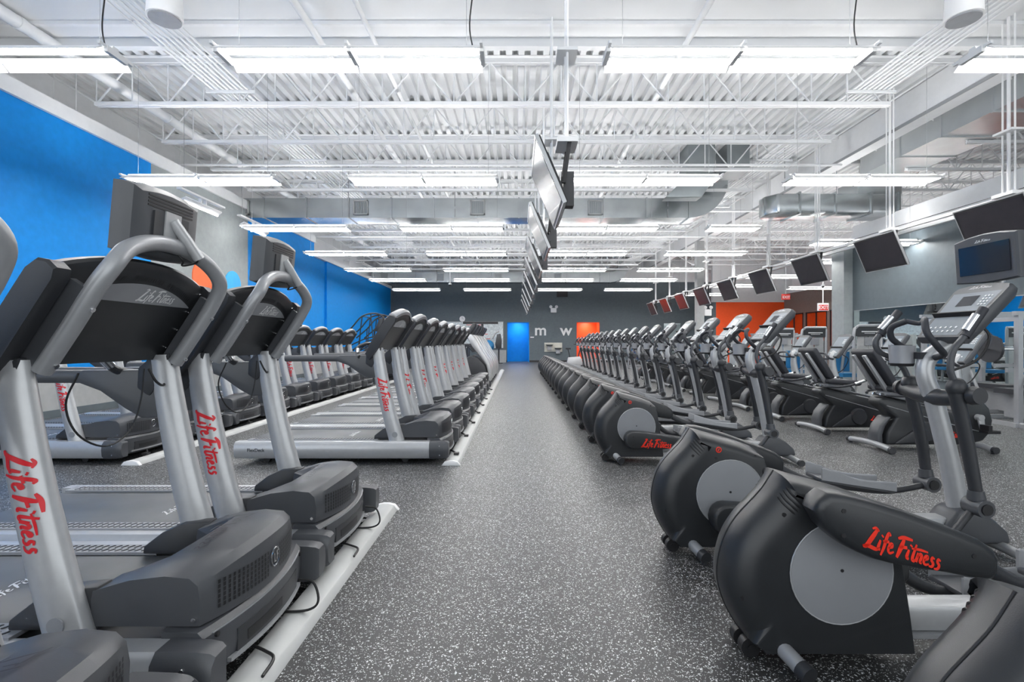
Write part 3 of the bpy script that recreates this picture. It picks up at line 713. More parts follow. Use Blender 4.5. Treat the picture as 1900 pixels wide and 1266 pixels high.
    bt = MB()
    for sg in (-1, 1):
        for s_ in (.10, .20, .30, .40):
            p = cp(s_, sg*.352, -.018); q_ = p+NI*.006; bt.cyl(p, q_, .005, seg=8)
    bsplit(bt, 'bolt', 'chrome', cb)
    # silver arch cap for far ones / tube loop for near ones
    if near:
        LO = lambda s_, v, n_: cp(s_+.04, v, n_+.058)
        lp = [LO(.03, -.335, .012), LO(.22, -.335, .015), LO(.37, -.333, .012), LO(.46, -.312, .005), LO(.515, -.25, -.03), LO(.55, -.14, -.06), LO(.562, 0, -.072), LO(.55, .14, -.06), LO(.515, .25, -.03), LO(.46, .312, .005), LO(.37, .333, .012), LO(.22, .335, .015), LO(.03, .335, .012)]
        lo = MB().tube(lp, .0315, 16, 5).build('bracket_loop', 'silver2', r)
        for sg in (-1, 1):
            MB().loft([[tuple(cp(s_, sg*v_, n_)) for s_, n_ in ((.04, .0), (.40, .0), (.40, .062), (.05, .062))] for v_ in (.335, .362)], bev=.004).build('loop_flange', 'mid', r)
        b_ = MB()
        for sg in (-1, 1):
            for s_ in (.07, .30): p = LO(s_, sg*.335, .042); b_.cyl(p, p+NI*.008, .009, seg=10)
        bsplit(b_, 'bolt', 'chrome', lo)
        wr = MB()
        wr.tube([(-.62, -.12, 1.10), (-.66, -.13, .98), (-.64, -.10, .86), (-.63, .02, .79), (-.64, .16, .83), (-.63, .21, .95), (-.62, .22, 1.10)], .004, 6, 6); wr.build('loose_cable', 'cable', r); wr = MB()
        wr.tube([(-.60, .22, 1.10), (-.58, .24, 1.04), (-.60, .32, 1.02), (-.62, .36, 1.10)], .006, 6, 6)
        wr.build('loose_cable', 'cable', r)
        pc = MB(); pc.tube([(.10, .17, .17), (.17, .16, .16), (.20, .14, .09), (.16, .13, .055), (.04, .12, .05)], .0055, 6, 6)
        pc.build('power_cord', 'cable', r); pc = MB()
        for k in range(1): pc.tube([(.02+.045*math.cos(a)+.01*k, .34+.05*math.sin(a)-.02*k, .02+.006*k) for a in [2*PI*j/10 for j in range(31)]], .006, 6, 2)
        pc.build('cord_coil', 'cable', r); pc = MB(); pc.tube([(.03, -.12, .06), (.12, -.16, .055), (.17, -.2, .052), (.18, -.3, .052)], .006, 6, 6)
        pc.build('power_cord', 'cable', r)
    else:
        pc = MB(); pc.tube([(.08, -.1, .07), (.13, -.16, .06), (.16, -.2, .055)], .01, 6, 4); pc.build('power_cord', 'cable', r); pc = MB(); pc.box(.13, .18, -.24, -.18, .048, .068, .004); pc.build('cord_plug', 'cable', r)
        S = []; N = 15
        for i in range(N):
            v = -.37+.74*i/(N-1); q = abs(v)/.37; top = .435+.08*(1-q**2.2)
            S.append([tuple(cp(s_, v, n_)) for s_, n_ in ((top-.03, -.012), (top, -.02), (top+.012, -.045), (top+.005, -.08), (top-.02, -.095), (top-.015, -.05))])
        MB().loft(S).build('arch_cap', 'silver2', r)
    # handrails with drooping shroud
    for sg in (-1, 1):
        v = sg*UV
        MB().tube([(-.70, v, 1.055), (-1.0, v, 1.055), (-1.3, v, 1.055), (-1.56, v, 1.055)], .032, 12, 2, sq=.8).build('handrail', 'mid', r)
        MB().prism([(-.62, 1.09), (-1.0, 1.088), (-1.06, 1.06), (-1.04, 1.03), (-.92, .985), (-.80, .90), (-.72, .855), (-.63, .86), (-.60, .95)], v-.026, v+.026, .012).build('handrail_shroud', 'mid', r)
    g = MB().tube([(-.80, -.39, 1.07), (-.84, -.33, 1.09), (-.86, -.26, 1.16), (-.80, -.18, 1.20), (-.78, 0, 1.20), (-.80, .18, 1.20), (-.86, .26, 1.16), (-.84, .33, 1.09), (-.80, .39, 1.07)], .019, 10, 5).build('cross_handle', 'dark', r)
    s = MB()
    for sg in (-1, 1): s.tube([(-.853, sg*.275, 1.145), (-.845, sg*.31, 1.105)], .022, 12, 1)
    bsplit(s, 'pulse_sensor', 'chrome', g)
    return r
def personal_tv(parent_label_cat):
    r = empty('monitor')     # faces -X, centre of the screen at origin
    W, H = .40, .265
    S = []
    for x, k, arch in ((-.03, .95, 0), (-.022, 1, 0), (.012, 1, 0), (.045, .93, 0), (.06, .80, 0)):
        ring = []
        for y, z in ((-W/2, -H/2), (-W/4, -H/2-.008), (0, -H/2-.012), (W/4, -H/2-.008), (W/2, -H/2), (W/2, H/2-.01), (W/4, H/2+.008), (0, H/2+.014), (-W/4, H/2+.008), (-W/2, H/2-.01)):
            ring.append((x, y*k, z*k))
        S.append(ring)
    MB().loft(S, bev=.012).build('monitor_case', 'mid', r)
    MB().box(-.0345, -.032, -.160, .160, -.088, .085).build('screen', 'screen', r)
    lg = MB(); logo(lg, lambda x, y: V(-.0322, .05-.1/4.6*x, .099+.014*y), 1.2); lg.build('pale_lettering', 'letter', r)
    v = MB()
    for k in range(4): v.box(.045, .0625, -.13, .13, .052+.013*k, .059+.013*k)
    v.build('vent', 'black', r)
    v = MB().box(.06, .0685, -.10, .10, -.09, .04, .003).build('back_panel', 'dark', r)
    MB().box(.0685, .074, -.045, .045, -.05, .05, .002).build('mount_plate', 'silver', r)
    return r
def arm_t():  # treadmill version: tube from plate to loop
    return MB().tube([(.07, .0, .02), (.105, .045, -.05), (.135, .085, -.115)], .022, 12, 1)
TMON = personal_tv(''); MON_T = tree(TMON)
# near treadmills
tn = treadmill(True); TN = tree(tn)
tf = treadmill(False); TFAR = tree(tf)
NX, FX, BX = -1.07, -.79, -4.03
nl = ['front left treadmill, cut off by the bottom left corner of the photo', 'largest silver treadmill at the left, second from the front, under a monitor', 'third silver treadmill from the front, last before the gap, under a monitor']
for k in range(3):
    o = tn if k == 0 else copy_tree(TN); o.location = (NX-.0, 1.05+.99*k+.01*(k == 1), 0)
    tag(o, nl[k], 'treadmill', 'front left treadmills')
for k in range(3):
    m = TMON if k == 0 else copy_tree(MON_T)
    m.location = (NX-.41, 1.05+.99*k+.01*(k == 1)-.0, 1.70); m.rotation_euler = (0, math.radians(5), 0)
    a = arm_t().build('support_arm', 'silver', m)
    MB().tube([(.06, .03, -.09), (.09, .05, -.13), (.07, .08, -.15), (.10, .12, -.13), (.12, .1, -.11)], .004, 6, 5).build('loose_cable', 'cable', m)
    tag(m, ['small grey monitor above the treadmill at the front left edge', 'small grey monitor on the loop of the second treadmill from the front, largest in view', 'small grey monitor on the loop of the treadmill just before the gap'][k], 'monitor', 'treadmill monitors')
for k in range(8):
    o = tf if k == 0 else copy_tree(TFAR); o.location = (FX, 5.44+1.01*k, 0)
    tag(o, 'silver treadmill in the aisle row beyond the gap, %s of that row' % ORD[k], 'treadmill', 'aisle row treadmills beyond the gap')
for k in range(9):
    o = copy_tree(TFAR); o.location = (BX, 5.44+1.01*k, 0)
    tag(o, 'silver treadmill in the left back row by the blue wall, %s one' % ORD[k], 'treadmill', 'left back row treadmills')
# ================================================================ ELLIPTICAL (local a = world X - .76, y, z)
def elliptical(up):
    r = empty('elliptical_trainer')
    oc = [(.253, .713), (.207, .642), (.162, .592), (.109, .535), (.064, .464), (.038, .383), (.030, .304), (.043, .234), (.072, .163), (.117, .091), (.162, .057), (.26, .058), (.715, .058), (.71, .19), (.695, .29), (.678, .40), (.662, .50), (.64, .57), (.60, .612), (.51, .645), (.42, .670), (.33, .694), (.285, .708)]
    oc = [(p.x, p.y) for p in catmull([V(a, b, 0) for a, b in oc[:11]], 3)]+oc[11:]
    n_ = len(oc); C0 = Vector((.42, .36)); S = []
    def inset(d):
        o_ = []
        for i, (a, b) in enumerate(oc):
            p, q_ = Vector(oc[i-1]), Vector(oc[(i+1) % n_]); tn = (q_-p).normalized(); nr = Vector((-tn.y, tn.x))
            if nr.dot(C0-Vector((a, b))) < 0: nr = -nr
            wgt = 1.0 if (a < .24 and b > .10) else (.55 if b > .58 else .12)
            if b < .06: wgt = .05
            v_ = Vector((a, b))+nr*d*wgt; o_.append((v_.x, v_.y))
        return o_
    for y, d in ((-.128, .115), (-.126, .092), (-.115, .060), (-.092, .028), (-.06, .008), (-.012, 0), (.012, 0), (.06, .008), (.092, .028), (.115, .060), (.126, .092), (.128, .115)):
        S.append([(a, y, b) for a, b in inset(d)])
    sh = MB().loft(S).build('drive_shroud', 'shroud', r)
    MB().tube([(a-.0015, 0, b+.0015) for a, b in (oc[4:31]+[oc[-8]])[:28]], .0035, 6, 1).build('seam_line', 'black', sh) if False else MB().tube([(a, 0, b) for a, b in oc[::-1][1:]+oc[:1]][-34:], .0035, 6, 1).build('seam_line', 'black', sh)
    for sg in (-1, 1):
        d = MB().cyl((.44, sg*.120, .365), (.44, sg*.133, .365), .190, .187, 56).build('disc_cover', 'disc', r)
        MB().cyl((.44, sg*.133, .375), (.44, sg*.135, .375), .006, seg=12).build('bolt', 'black', d)
        MB().tube([(.44+.190*math.cos(a), sg*.131, .365+.190*math.sin(a)) for a in [2*PI*k/40 for k in range(41)]], .0028, 5, 1).build('disc_rim', 'silver', d)
    v = MB()
    PJ = projector(sh)
    for k in range(4):
        for sg in (-1, 1):
            pts_ = catmull([V(.228+.010*k, 0, .634+.013*k), V(.240+.010*k, 0, .612+.012*k), V(.272+.010*k, 0, .578+.011*k)], 5)
            v.tube([PJ(p.x, p.z, sg, -.002) for p in pts_], [.002, .0048, .0048, .0048, .0048, .0048, .0048, .0048, .0048, .0048, .002], 6, 1)
    bsplit(v, 'vent_slots', 'black', sh, SY)
    for a, z, yy in ((.235, .575, .118), (.085, .26, .10), (.585, .575, .117), (.36, .565, .124)):
        for sg in (-1, 1): p = PJ(a, z, sg, .002); MB().cyl(p-V(0, sg*.01, 0), p, .008, seg=10).build('bolt', 'black', sh)
    bd = MB().tube([PJ(.375+.014*math.cos(a), .612+.014*math.sin(a), -1, .001) for a in [2*PI*k/20 for k in range(21)]], .003, 6, 1); bd.tube([PJ(.372, .605, -1, .001), PJ(.377, .618, -1, .001)], .003, 6, 1); bd.build('round_badge', 'redor', sh)
    MB().prism([(.60, .10), (.86, .10), (1.30, .10), (1.84, .10), (1.84, .20), (.60, .20)], -.055, .055, .02).build('frame_rail', 'silver', r)
    MB().prism([(.55, .085), (1.9, .085), (1.9, .10), (.55, .10)], -.07, .07).build('frame_foot_plate', 'silver2', r)
    # rear stabiliser
    st = MB().tube([(.262, -.195, .045), (.225, -.10, .08), (.205, 0, .095), (.225, .10, .08), (.262, .195, .045)], .03, 14, 3).build('rear_stabiliser', 'silver2', r)
    t = MB()
    for sg in (-1, 1): t.cyl((.259, sg*.185, .047), (.270, sg*.222, .040), .033, seg=16, bev=.004); t.cyl((.266, sg*.205, .0), (.266, sg*.205, .02), .018, seg=12)
    bsplit(t, 'end_cap', 'dark', st, SY)
    t = MB()
    for sg in (-1, 1): t.cyl((.140, sg*.018, .042), (.140, sg*.055, .042), .037, seg=20, bev=.006); t.cyl((.140, sg*.012, .042), (.140, sg*.06, .042), .014, seg=10); t.box(.14, .21, sg*.03-.01, sg*.03+.01, .04, .08, .006)
    bsplit(t, 'transport_wheel', 'black', st, SY)
    # front cover and stabiliser
    fc = [(1.70, .09), (1.71, .17), (1.76, .24), (1.82, .26), (1.90, .25), (1.98, .20), (2.06, .13), (2.08, .06), (1.72, .05)]
    MB().prism(fc, -.085, .085, .03, 3).build('front_cover', 'mid', r)
    t = MB().tube([(2.0, -.30, .04), (2.02, -.1, .045), (2.02, .1, .045), (2.0, .30, .04)], .028, 12, 3).build('front_stabiliser', 'silver2', r)
    t2 = MB()
    for sg in (-1, 1): t2.cyl((2.0, sg*.29, .04), (2.0, sg*.32, .04), .032, seg=14)
    bsplit(t2, 'end_cap', 'dark', t)
    # post
    P = [(1.86, 0, .12), (1.79, 0, .50), (1.70, 0, .86), (1.645, 0, 1.02), (1.66, 0, 1.12), (1.76, 0, 1.20), (1.84, 0, 1.26)]
    MB().tube(P, [.06, .055, .052, .05, .048, .045, .04], 18, 5, sq=.8).build('post', 'silver', r)
    h = MB().tube([(1.705, -.25, .93), (1.69, -.12, .905), (1.685, 0, .90), (1.69, .12, .905), (1.705, .25, .93)], [.04, .045, .052, .045, .04], 14, 4).build('pivot_bar', 'dark', r)
    b_ = MB()
    for sg in (-1, 1): b_.cyl((1.705, sg*.245, .93), (1.707, sg*.285, .932), .052, .044, 18, .006); pass
    bsplit(b_, 'pivot_cap', 'dark', h)
    # moving arms: near (-) and far (+)
    for sg in (-1, 1):
        fwd = (sg > 0) != up
        v = sg*.205
        low = (1.83, v*1.05, .36) if fwd else (1.755, v*1.05, .35)
        hub = (1.705, v, .955) if fwd else (1.64, v, .965)
        a = MB().tube([hub, ((hub[0]+low[0])/2+.01, v, .66), low], [.036, .034, .03], 14, 4).build('lever_tube', 'dark', r)
        c = MB().cyl((low[0]-.0, low[1]-.055, low[2]-.03), (low[0], low[1]+.055, low[2]-.03), .048, seg=20, bev=.01); c.cyl((low[0]-.005, low[1], low[2]+.01), (low[0]-.01, low[1], low[2]+.06), .042, .037, 16); c.build('pivot_joint', 'mid', a)
        MB().cyl((low[0], low[1]-.056, low[2]-.03), (low[0], low[1]-.062, low[2]-.03), .03, seg=16).build('pivot_bolt', 'black', a)
        MB().ball((hub[0]+.01, v, hub[2]+.005), (.052, .045, .055), 16).build('hub_cover', 'dark', a)
        if fwd: hp = [(hub[0], v, hub[2]+.03), (1.67, v, 1.06), (1.60, v, 1.12), (1.52, v, 1.16), (1.497, v, 1.22), (1.53, v, 1.275)]
        else: hp = [(hub[0], v, hub[2]+.03), (1.615, v, 1.07), (1.63, v, 1.17), (1.675, v, 1.23), (1.70, v, 1.26)]
        MB().tube(hp, .017, 12, 5).build('arm_tube', 'mid', a)
        e = hp[-1]; dx = (.115, .135) if fwd else (.10, .145)
        MB().tube([(e[0]-.005, v, e[2]-.01), (e[0]+dx[0], v, e[2]+dx[1])], .0235, 14, 1).build('rubber_grip', 'grip', a)
        MB().tube([(e[0]+.012-.014, v, e[2]+.018+.004), (e[0]+dx[0]*.72-.014, v, e[2]+dx[1]*.72+.004)], .021, 14, 1).build('pulse_sensor', 'chrome', a)
        # pedal arm cover
        hi = fwd if False else ((sg < 0) == up)
        y0, y1 = (sg*.155, sg*.265) if sg > 0 else (sg*.265, sg*.155)
        if hi: c0, c1 = (.36, .605), (.90, .43)
        else: c0, c1 = (.375, .255), (.91, .23)
        d = Vector((c1[0]-c0[0], c1[1]-c0[1])); L_ = d.length; d.normalize(); n = Vector((-d.y, d.x)); pts = []
        R0 = .085
        for k in range(9): an = PI/2+PI*k/8; q = Vector(c0)+d*(R0*.9*math.cos(an))+n*(R0*math.sin(an)); pts.append((q.x, q.y))
        for s_, h_ in ((.25*L_, -.088), (.55*L_, -.078), (.85*L_, -.055), (L_, -.042), (L_+.012, -.02), (L_+.012, .03), (L_, .04), (.8*L_, .052), (.5*L_, .068), (.22*L_, .083)):
            q = Vector(c0)+d*s_+n*h_; pts.append((q.x, q.y))
        if hi: pts = [(.267, .634), (.280, .670), (.314, .697), (.37, .693), (.4526, .673), (.57, .637), (.684, .595), (.77, .565), (.844, .534), (.885, .505), (.9055, .473), (.903, .43), (.891, .392), (.80, .405), (.7225, .42), (.62, .435), (.53, .452), (.47, .468), (.414, .492), (.37, .515), (.338, .540), (.300, .575)]
        ac = MB().prism(pts, y0, y1, .028, 3, ang=50).build('pedal_arm_cover', 'shroud', r)
        MB().cyl((c0[0], sg*.13, c0[1]), (c0[0], sg*.17, c0[1]), .03, seg=14).build('crank_axle', 'black', ac)
        if sg < 0:
            o = Vector(c0)+d*(.40*L_)+n*(-.035); k = .275/4.6 if hi else .29/4.6
            o = Vector(c0)+d*(.165*L_)+n*(-.058); n = Vector((0, 1)) if hi else n
            lg = MB(); logo(lg, planef((o.x, -.2665, o.y), (d.x*k, 0, d.y*k), (n.x*k*1.2, 0, n.y*k*1.2)), 1.6, 5); lg.build('red_lettering', 'redor', ac, 'red script lettering on the pedal arm')
            bb = MB()
            for s_, h_ in ((.0, .035), (.0, -.05), (.47, .025)): q = Vector(c0)+d*s_+n*h_; bb.cyl((q.x, -.25, q.y), (q.x, -.267, q.y), .008, seg=10)
            bsplit(bb, 'bolt', 'black', ac)
        # pedal
        z0 = .385 if hi else .17; z1 = .315 if hi else .16; pa, pb = 1.10, 1.56; yc = sg*.20
        pl = MB().prism([(pa, z0), (pb, z1), (pb, z1-.025), (pa, z0-.025)], yc-.085, yc+.085, .008).build('foot_pedal', 'mid', r)
        lip = MB()
        for y in (yc-.085, yc+.085): lip.tube([(pa+.01, y, z0+.055), ((pa+pb)/2, y, (z0+z1)/2+.02), (pb, y, z1+.035)], .012, 8, 5, sq=.45, up=(0, 0, 1)); lip.prism([(pa+.005, z0-.01), (pa+.005, z0+.06), (pa+.1, z0+.038), ((pa+pb)/2, (z0+z1)/2+.02), (pb-.06, z1+.03), (pb, z1+.04), (pb, z1-.01)], y-.006, y+.006)
        bsplit(lip, 'pedal_lip', 'silver2', pl, key=lambda c, yc=yc: c.y > yc)
        MB().tube([(c1[0]-.02, sg*.21, c1[1]), (1.05, sg*.2, z0-.03), (1.35, sg*.2, (z0+z1)/2-.045), (1.58, sg*.2, z1-.03), (low[0], sg*.2, low[2]-.035)], [.03, .025, .022, .021, .019], 12, 4).build('pedal_link', 'dark', r)
    # console
    ca = V(1.71, 0, 1.245); cb = V(1.985, 0, 1.55); t = (cb-ca).normalized(); nn = V(-t.z, 0, t.x)
    def q(s_, y, n_): return ca+t*s_+nn*n_+V(0, y, 0)
    L_ = (cb-ca).length; S = []
    for n_, k in ((.0, .97), (-.012, 1), (-.05, 1), (-.075, .9)):
        ring = []
        for s_, y in ((0, -.15), (.0, .15), (.10, .165), (L_-.02, .18), (L_+.005, .165), (L_+.022, .09), (L_+.028, 0), (L_+.022, -.09), (L_+.005, -.165), (L_-.02, -.18), (.10, -.165)):
            ring.append(tuple(q(L_/2+(s_-L_/2)*k, y*k, n_)))
        S.append(ring)
    cn = MB().loft(S, bev=.006).build('console', 'mid', r)
    def plate(s0, s1, w0, w1, n_, m, nm, par=cn, yc=0):
        mb = MB(); mb.bm.faces.new([mb.bm.verts.new(q(*p)) for p in ((s0, yc-w0, n_), (s0, yc+w0, n_), (s1, yc+w1, n_), (s1, yc-w1, n_))]); return mb.build(nm, m, par)
    plate(.02, .165, .125, .135, .0015, 'lcd', 'lower_overlay'); plate(.19, .36, .14, .155, .0015, 'lcd', 'upper_overlay')
    plate(.25, .33, .055, .055, .003, 'screen', 'message_display', yc=.01)
    MB().loft([[tuple(q(.168, y, .0)), tuple(q(.176, y, .028)), tuple(q(.182, y, .028)), tuple(q(.182, y, 0))] for y in (-.15, .15)]).build('reading_ledge', 'black', cn)
    kb = MB()
    for i in range(4):
        for j in range(3): a = q(.255+.022*i, -.085-.02*j, .003); kb.cyl(a, a+nn*.002, .006, seg=8)
    for i in range(6):
        for j in (0, 1): a = q(.05+.03*j, .1-.035*i, .003); kb.cyl(a, a+nn*.002, .007, seg=8)
    kb.build('keypad', 'letter', cn)
    lg = MB(); logo(lg, lambda x, y: q(L_-.018+.02*y, .075-.14/4.6*x, .002), 1.2, 3); lg.build('pale_lettering', 'letter', cn)
    # fixed handles, cup holder
    hb = MB().tube([(1.66, -.05, 1.13), (1.66, -.11, 1.15), (1.60, -.135, 1.20), (1.55, -.13, 1.27), (1.56, -.10, 1.335), (1.60, -.05, 1.35)], .018, 12, 5)
    hb.tube([(1.66, .05, 1.13), (1.66, .11, 1.15), (1.60, .135, 1.20), (1.54, .13, 1.25), (1.53, .11, 1.31), (1.57, .05, 1.345)], .018, 12, 5); hb.tube([(1.60, -.05, 1.35), (1.61, 0, 1.33), (1.57, .05, 1.345)], .014, 10, 4)
    hb.build('fixed_handlebar', 'grip', r)
    cu = MB().cyl((1.575, .09, 1.09), (1.575, .09, 1.20), .062, .068, 26, .004).build('cup_holder', 'cup', r)
    MB().cyl((1.575, .09, 1.075), (1.575, .09, 1.092), .058, .064, 26).build('cup_base', 'black', cu)
    MB().cyl((1.575, .09, 1.196), (1.575, .09, 1.2025), .052, seg=24).build('cup_cavity', 'black', cu)
    MB().box(1.60, 1.66, -.02, .09, 1.12, 1.16, .01).build('cup_bracket', 'dark', cu)
    MB().tube([(1.86, -.1, 1.33), (1.90, -.13, 1.25), (1.86, -.10, 1.12), (1.72, -.05, 1.04)], .007, 6, 6).build('sensor_cable', 'cable', r)
    return r
eu = elliptical(True); EU = tree(eu); ed = elliptical(False); ED = tree(ed)
spec = [(1.02, 'U', 'dark elliptical trainer cut off at the bottom right corner of the photo'), (1.985, 'U', 'largest dark elliptical trainer at the right, red lettering on its raised pedal arm'), (2.955, 'D', 'dark elliptical trainer just behind the foreground one, with a monitor above its console')]
spec += [(5.18+.935*k, 'D', 'dark elliptical trainer in the long right row beyond the gap, %s one' % ORD[k]) for k in range(16)]
fu = fd = True
for y, t, l in spec:
    if t == 'U': o = eu if fu else copy_tree(EU); fu = False
    else: o = ed if fd else copy_tree(ED); fd = False
    o.location = (.76, y, 0); tag(o, l, 'elliptical trainer', 'right row elliptical trainers')
for k, (y, l) in enumerate(((1.985, 'small grey monitor above the foreground elliptical trainer'), (2.955, 'small grey monitor above the second elliptical trainer, at the right edge'))):
    m = copy_tree(MON_T); m.location = (.76+2.02, y, 1.715); m.rotation_euler = (0, math.radians(-4), 0)
    MB().tube([(.055, 0, .0), (.075, 0, -.10), (.02, 0, -.2)], .022, 12, 3).build('support_post', 'silver', m)
    tag(m, l, 'monitor', 'elliptical monitors')
# ================================================================ RECUMBENT BIKE (local x = world X - 3.9)
def bike():
    r = empty('recumbent_bike')
    body = [(.28, .055), (.30, .20), (.40, .36), (.26, .47), (.20, .52), (.22, .585), (.34, .585), (1.02, .42), (1.10, .56), (1.22, .60), (1.36, .57), (1.45, .47), (1.49, .33), (1.47, .20), (1.38, .10), (1.20, .055)]
    sh = MB().prism(body, -.105, .105, .025, 3).build('body_shroud', 'shroud', r)
    MB().tube([(.28, -.107, .50), (.75, -.107, .365), (1.05, -.107, .28), (1.40, -.107, .19)], .004, 6, 3).build('trim_line', 'silver', sh)
    MB().prism([(.20, .06), (.19, .16), (.225, .27), (.31, .375), (.36, .37), (.285, .26), (.255, .16), (.26, .06)], -.085, .085, .02, 3).build('rear_cover', 'mid', r)
    MB().cyl((.72, -.115, .21), (.72, -.15, .21), .115, .10, 32, .01).build('round_hub_cover', 'dark', r)
    MB().prism([(.36, .07), (.70, .31), (.80, .26), (.75, .10)], -.135, -.10, .015).build('side_fin', 'dark', r)
    lg = MB(); logo(lg, planef((.90, -.1068, .16), (.052, 0, -.008), (.004, 0, .06)), 1.1); lg.build('red_lettering', 'redor', sh)
    b = MB()
    for sg in (-1, 1): b.tube([(.24, sg*.06, .625), (1.02, sg*.06, .455)], .014, 10, 1)
    bsplit(b, 'seat_rail', 'chrome', r, SY)
    for nm, x in (('rear_foot', .18), ('front_foot', 1.30)):
        t = MB().tube([(x-.02, -.34, .045), (x+.01, -.12, .055), (x+.01, .12, .055), (x-.02, .34, .045)], .032, 14, 3).build(nm, 'silver2', r)
        e = MB()
        for sg in (-1, 1): e.cyl((x-.02, sg*.33, .045), (x-.022, sg*.365, .045), .037, seg=16, bev=.005); e.cyl((x-.02, sg*.32, 0), (x-.02, sg*.32, .02), .018, seg=10)
        bsplit(e, 'end_cap', 'dark', t, SY)
    MB().prism([(.30, .60), (.62, .53), (.64, .59), (.60, .63), (.32, .69)], -.12, .12, .02).build('seat_carriage', 'cup', r)
    MB().prism([(.26, .70), (.28, .66), (.70, .63), (.73, .66), (.70, .70), (.30, .73)], -.20, .20, .025, 3).build('seat_cushion', 'grip', r)
    MB().prism([(.30, .72), (.06, 1.10), (.085, 1.15), (.12, 1.14), (.26, .93), (.37, .74)], -.19, .19, .03, 3).build('backrest', 'grip', r)
    s = MB()
    for sg in (-1, 1): s.prism([(.275, .66), (.02, 1.06), (.045, 1.075), (.31, .68)], sg*.09-.025, sg*.09+.025, .006)
    bsplit(s, 'backrest_strut', 'silver2', r, SY)
    s = MB()
    for sg in (-1, 1): s.tube([(.24, sg*.16, .62), (.35, sg*.30, .63), (.52, sg*.31, .66), (.72, sg*.29, .72)], .016, 12, 5)
    sg_ = bsplit(s, 'side_handle', 'grip', r, SY)[0]
    s = MB()
    for sg in (-1, 1): s.tube([(.54, sg*.309, .667), (.68, sg*.294, .708)], .019, 12, 1)
    bsplit(s, 'pulse_sensor', 'chrome', r, SY)
    MB().tube([(1.22, 0, .56), (1.16, 0, .80), (1.16, 0, 1.0), (1.20, 0, 1.06)], [.065, .055, .045, .04], 14, 4).build('console_post', 'silver', r)
    ca = V(1.13, 0, .985); cb = V(1.36, 0, 1.335); t = (cb-ca).normalized(); nn = V(-t.z, 0, t.x); L_ = (cb-ca).length
    q = lambda s_, y, n_: ca+t*s_+nn*n_+V(0, y, 0)
    S = [[tuple(q(L_/2+(s_-L_/2)*k, y*k, n_)) for s_, y in ((0, -.13), (0, .13), (.08, .15), (L_-.01, .165), (L_+.015, .1), (L_+.02, 0), (L_+.015, -.1), (L_-.01, -.165), (.08, -.15))] for n_, k in ((0, .97), (-.01, 1), (-.045, 1), (-.065, .88))]
    cn = MB().loft(S, bev=.006).build('console', 'mid', r)
    for s0, s1, w in ((.02, .16, .115), (.19, .38, .135)):
        mb = MB(); mb.bm.faces.new([mb.bm.verts.new(q(*p)) for p in ((s0, -w, .0015), (s0, w, .0015), (s1, w, .0015), (s1, -w, .0015))]); mb.build('overlay', 'lcd', cn)
    MB().loft([[tuple(q(.168, y, 0)), tuple(q(.176, y, .025)), tuple(q(.182, y, .025)), tuple(q(.182, y, 0))] for y in (-.14, .14)]).build('reading_ledge', 'black', cn)
    k = MB()
    for i in range(4):
        for j in range(3): a = q(.26+.022*i, -.07-.02*j, .002); k.cyl(a, a+nn*.002, .006, seg=6)
    for j in range(5): a = q(.08, .08-.035*j, .002); k.cyl(a, a+nn*.002, .009, seg=6)
    k.build('keypad', 'letter', cn)
    MB().tube([(1.16, 0, .95), (1.08, -.12, .95), (.98, -.19, .97), (.96, -.15, 1.02), (.98, -.08, 1.04), (.98, .08, 1.04), (.96, .15, 1.02), (.98, .19, .97), (1.08, .12, .95), (1.16, 0, .95)], .016, 10, 4).build('handlebar', 'grip', r)
    for sg in (-1, 1):
        c = MB().prism([(1.26, .38), (1.30, .40), (1.34, .38), (1.35, .23), (1.325, .21), (1.30, .23)], sg*.15-.012, sg*.15+.012, .008) if sg < 0 else MB().prism([(1.27, .36), (1.25, .52), (1.275, .54), (1.30, .52), (1.33, .38), (1.30, .36)], .138, .162, .008)
        c.cyl((1.30, sg*.11, .37), (1.30, sg*.17, .37), .035, seg=18); co = c.build('crank', 'silver', r)
        z = .23 if sg < 0 else .52
        MB().box(1.26, 1.40, sg*.23-.055, sg*.23+.055, z-.02, z+.01, .006).box(1.27, 1.31, sg*.23-.055, sg*.23+.055, z+.01, z+.07, .006).build('pedal', 'black', co)
    MB().tube([(1.26, -.08, 1.02), (1.34, -.10, .95), (1.30, -.06, .80), (1.22, -.03, .72)], .007, 6, 5).build('sensor_cable', 'cable', r)
    return r
bk = bike(); BK = tree(bk)
for k in range(11):
    o = bk if k == 0 else copy_tree(BK); o.location = (3.90, 5.78+1.13*k, 0)
    tag(o, 'black recumbent exercise bike in the row under the televisions, %s one' % ORD[k], 'exercise bike', 'recumbent bikes')
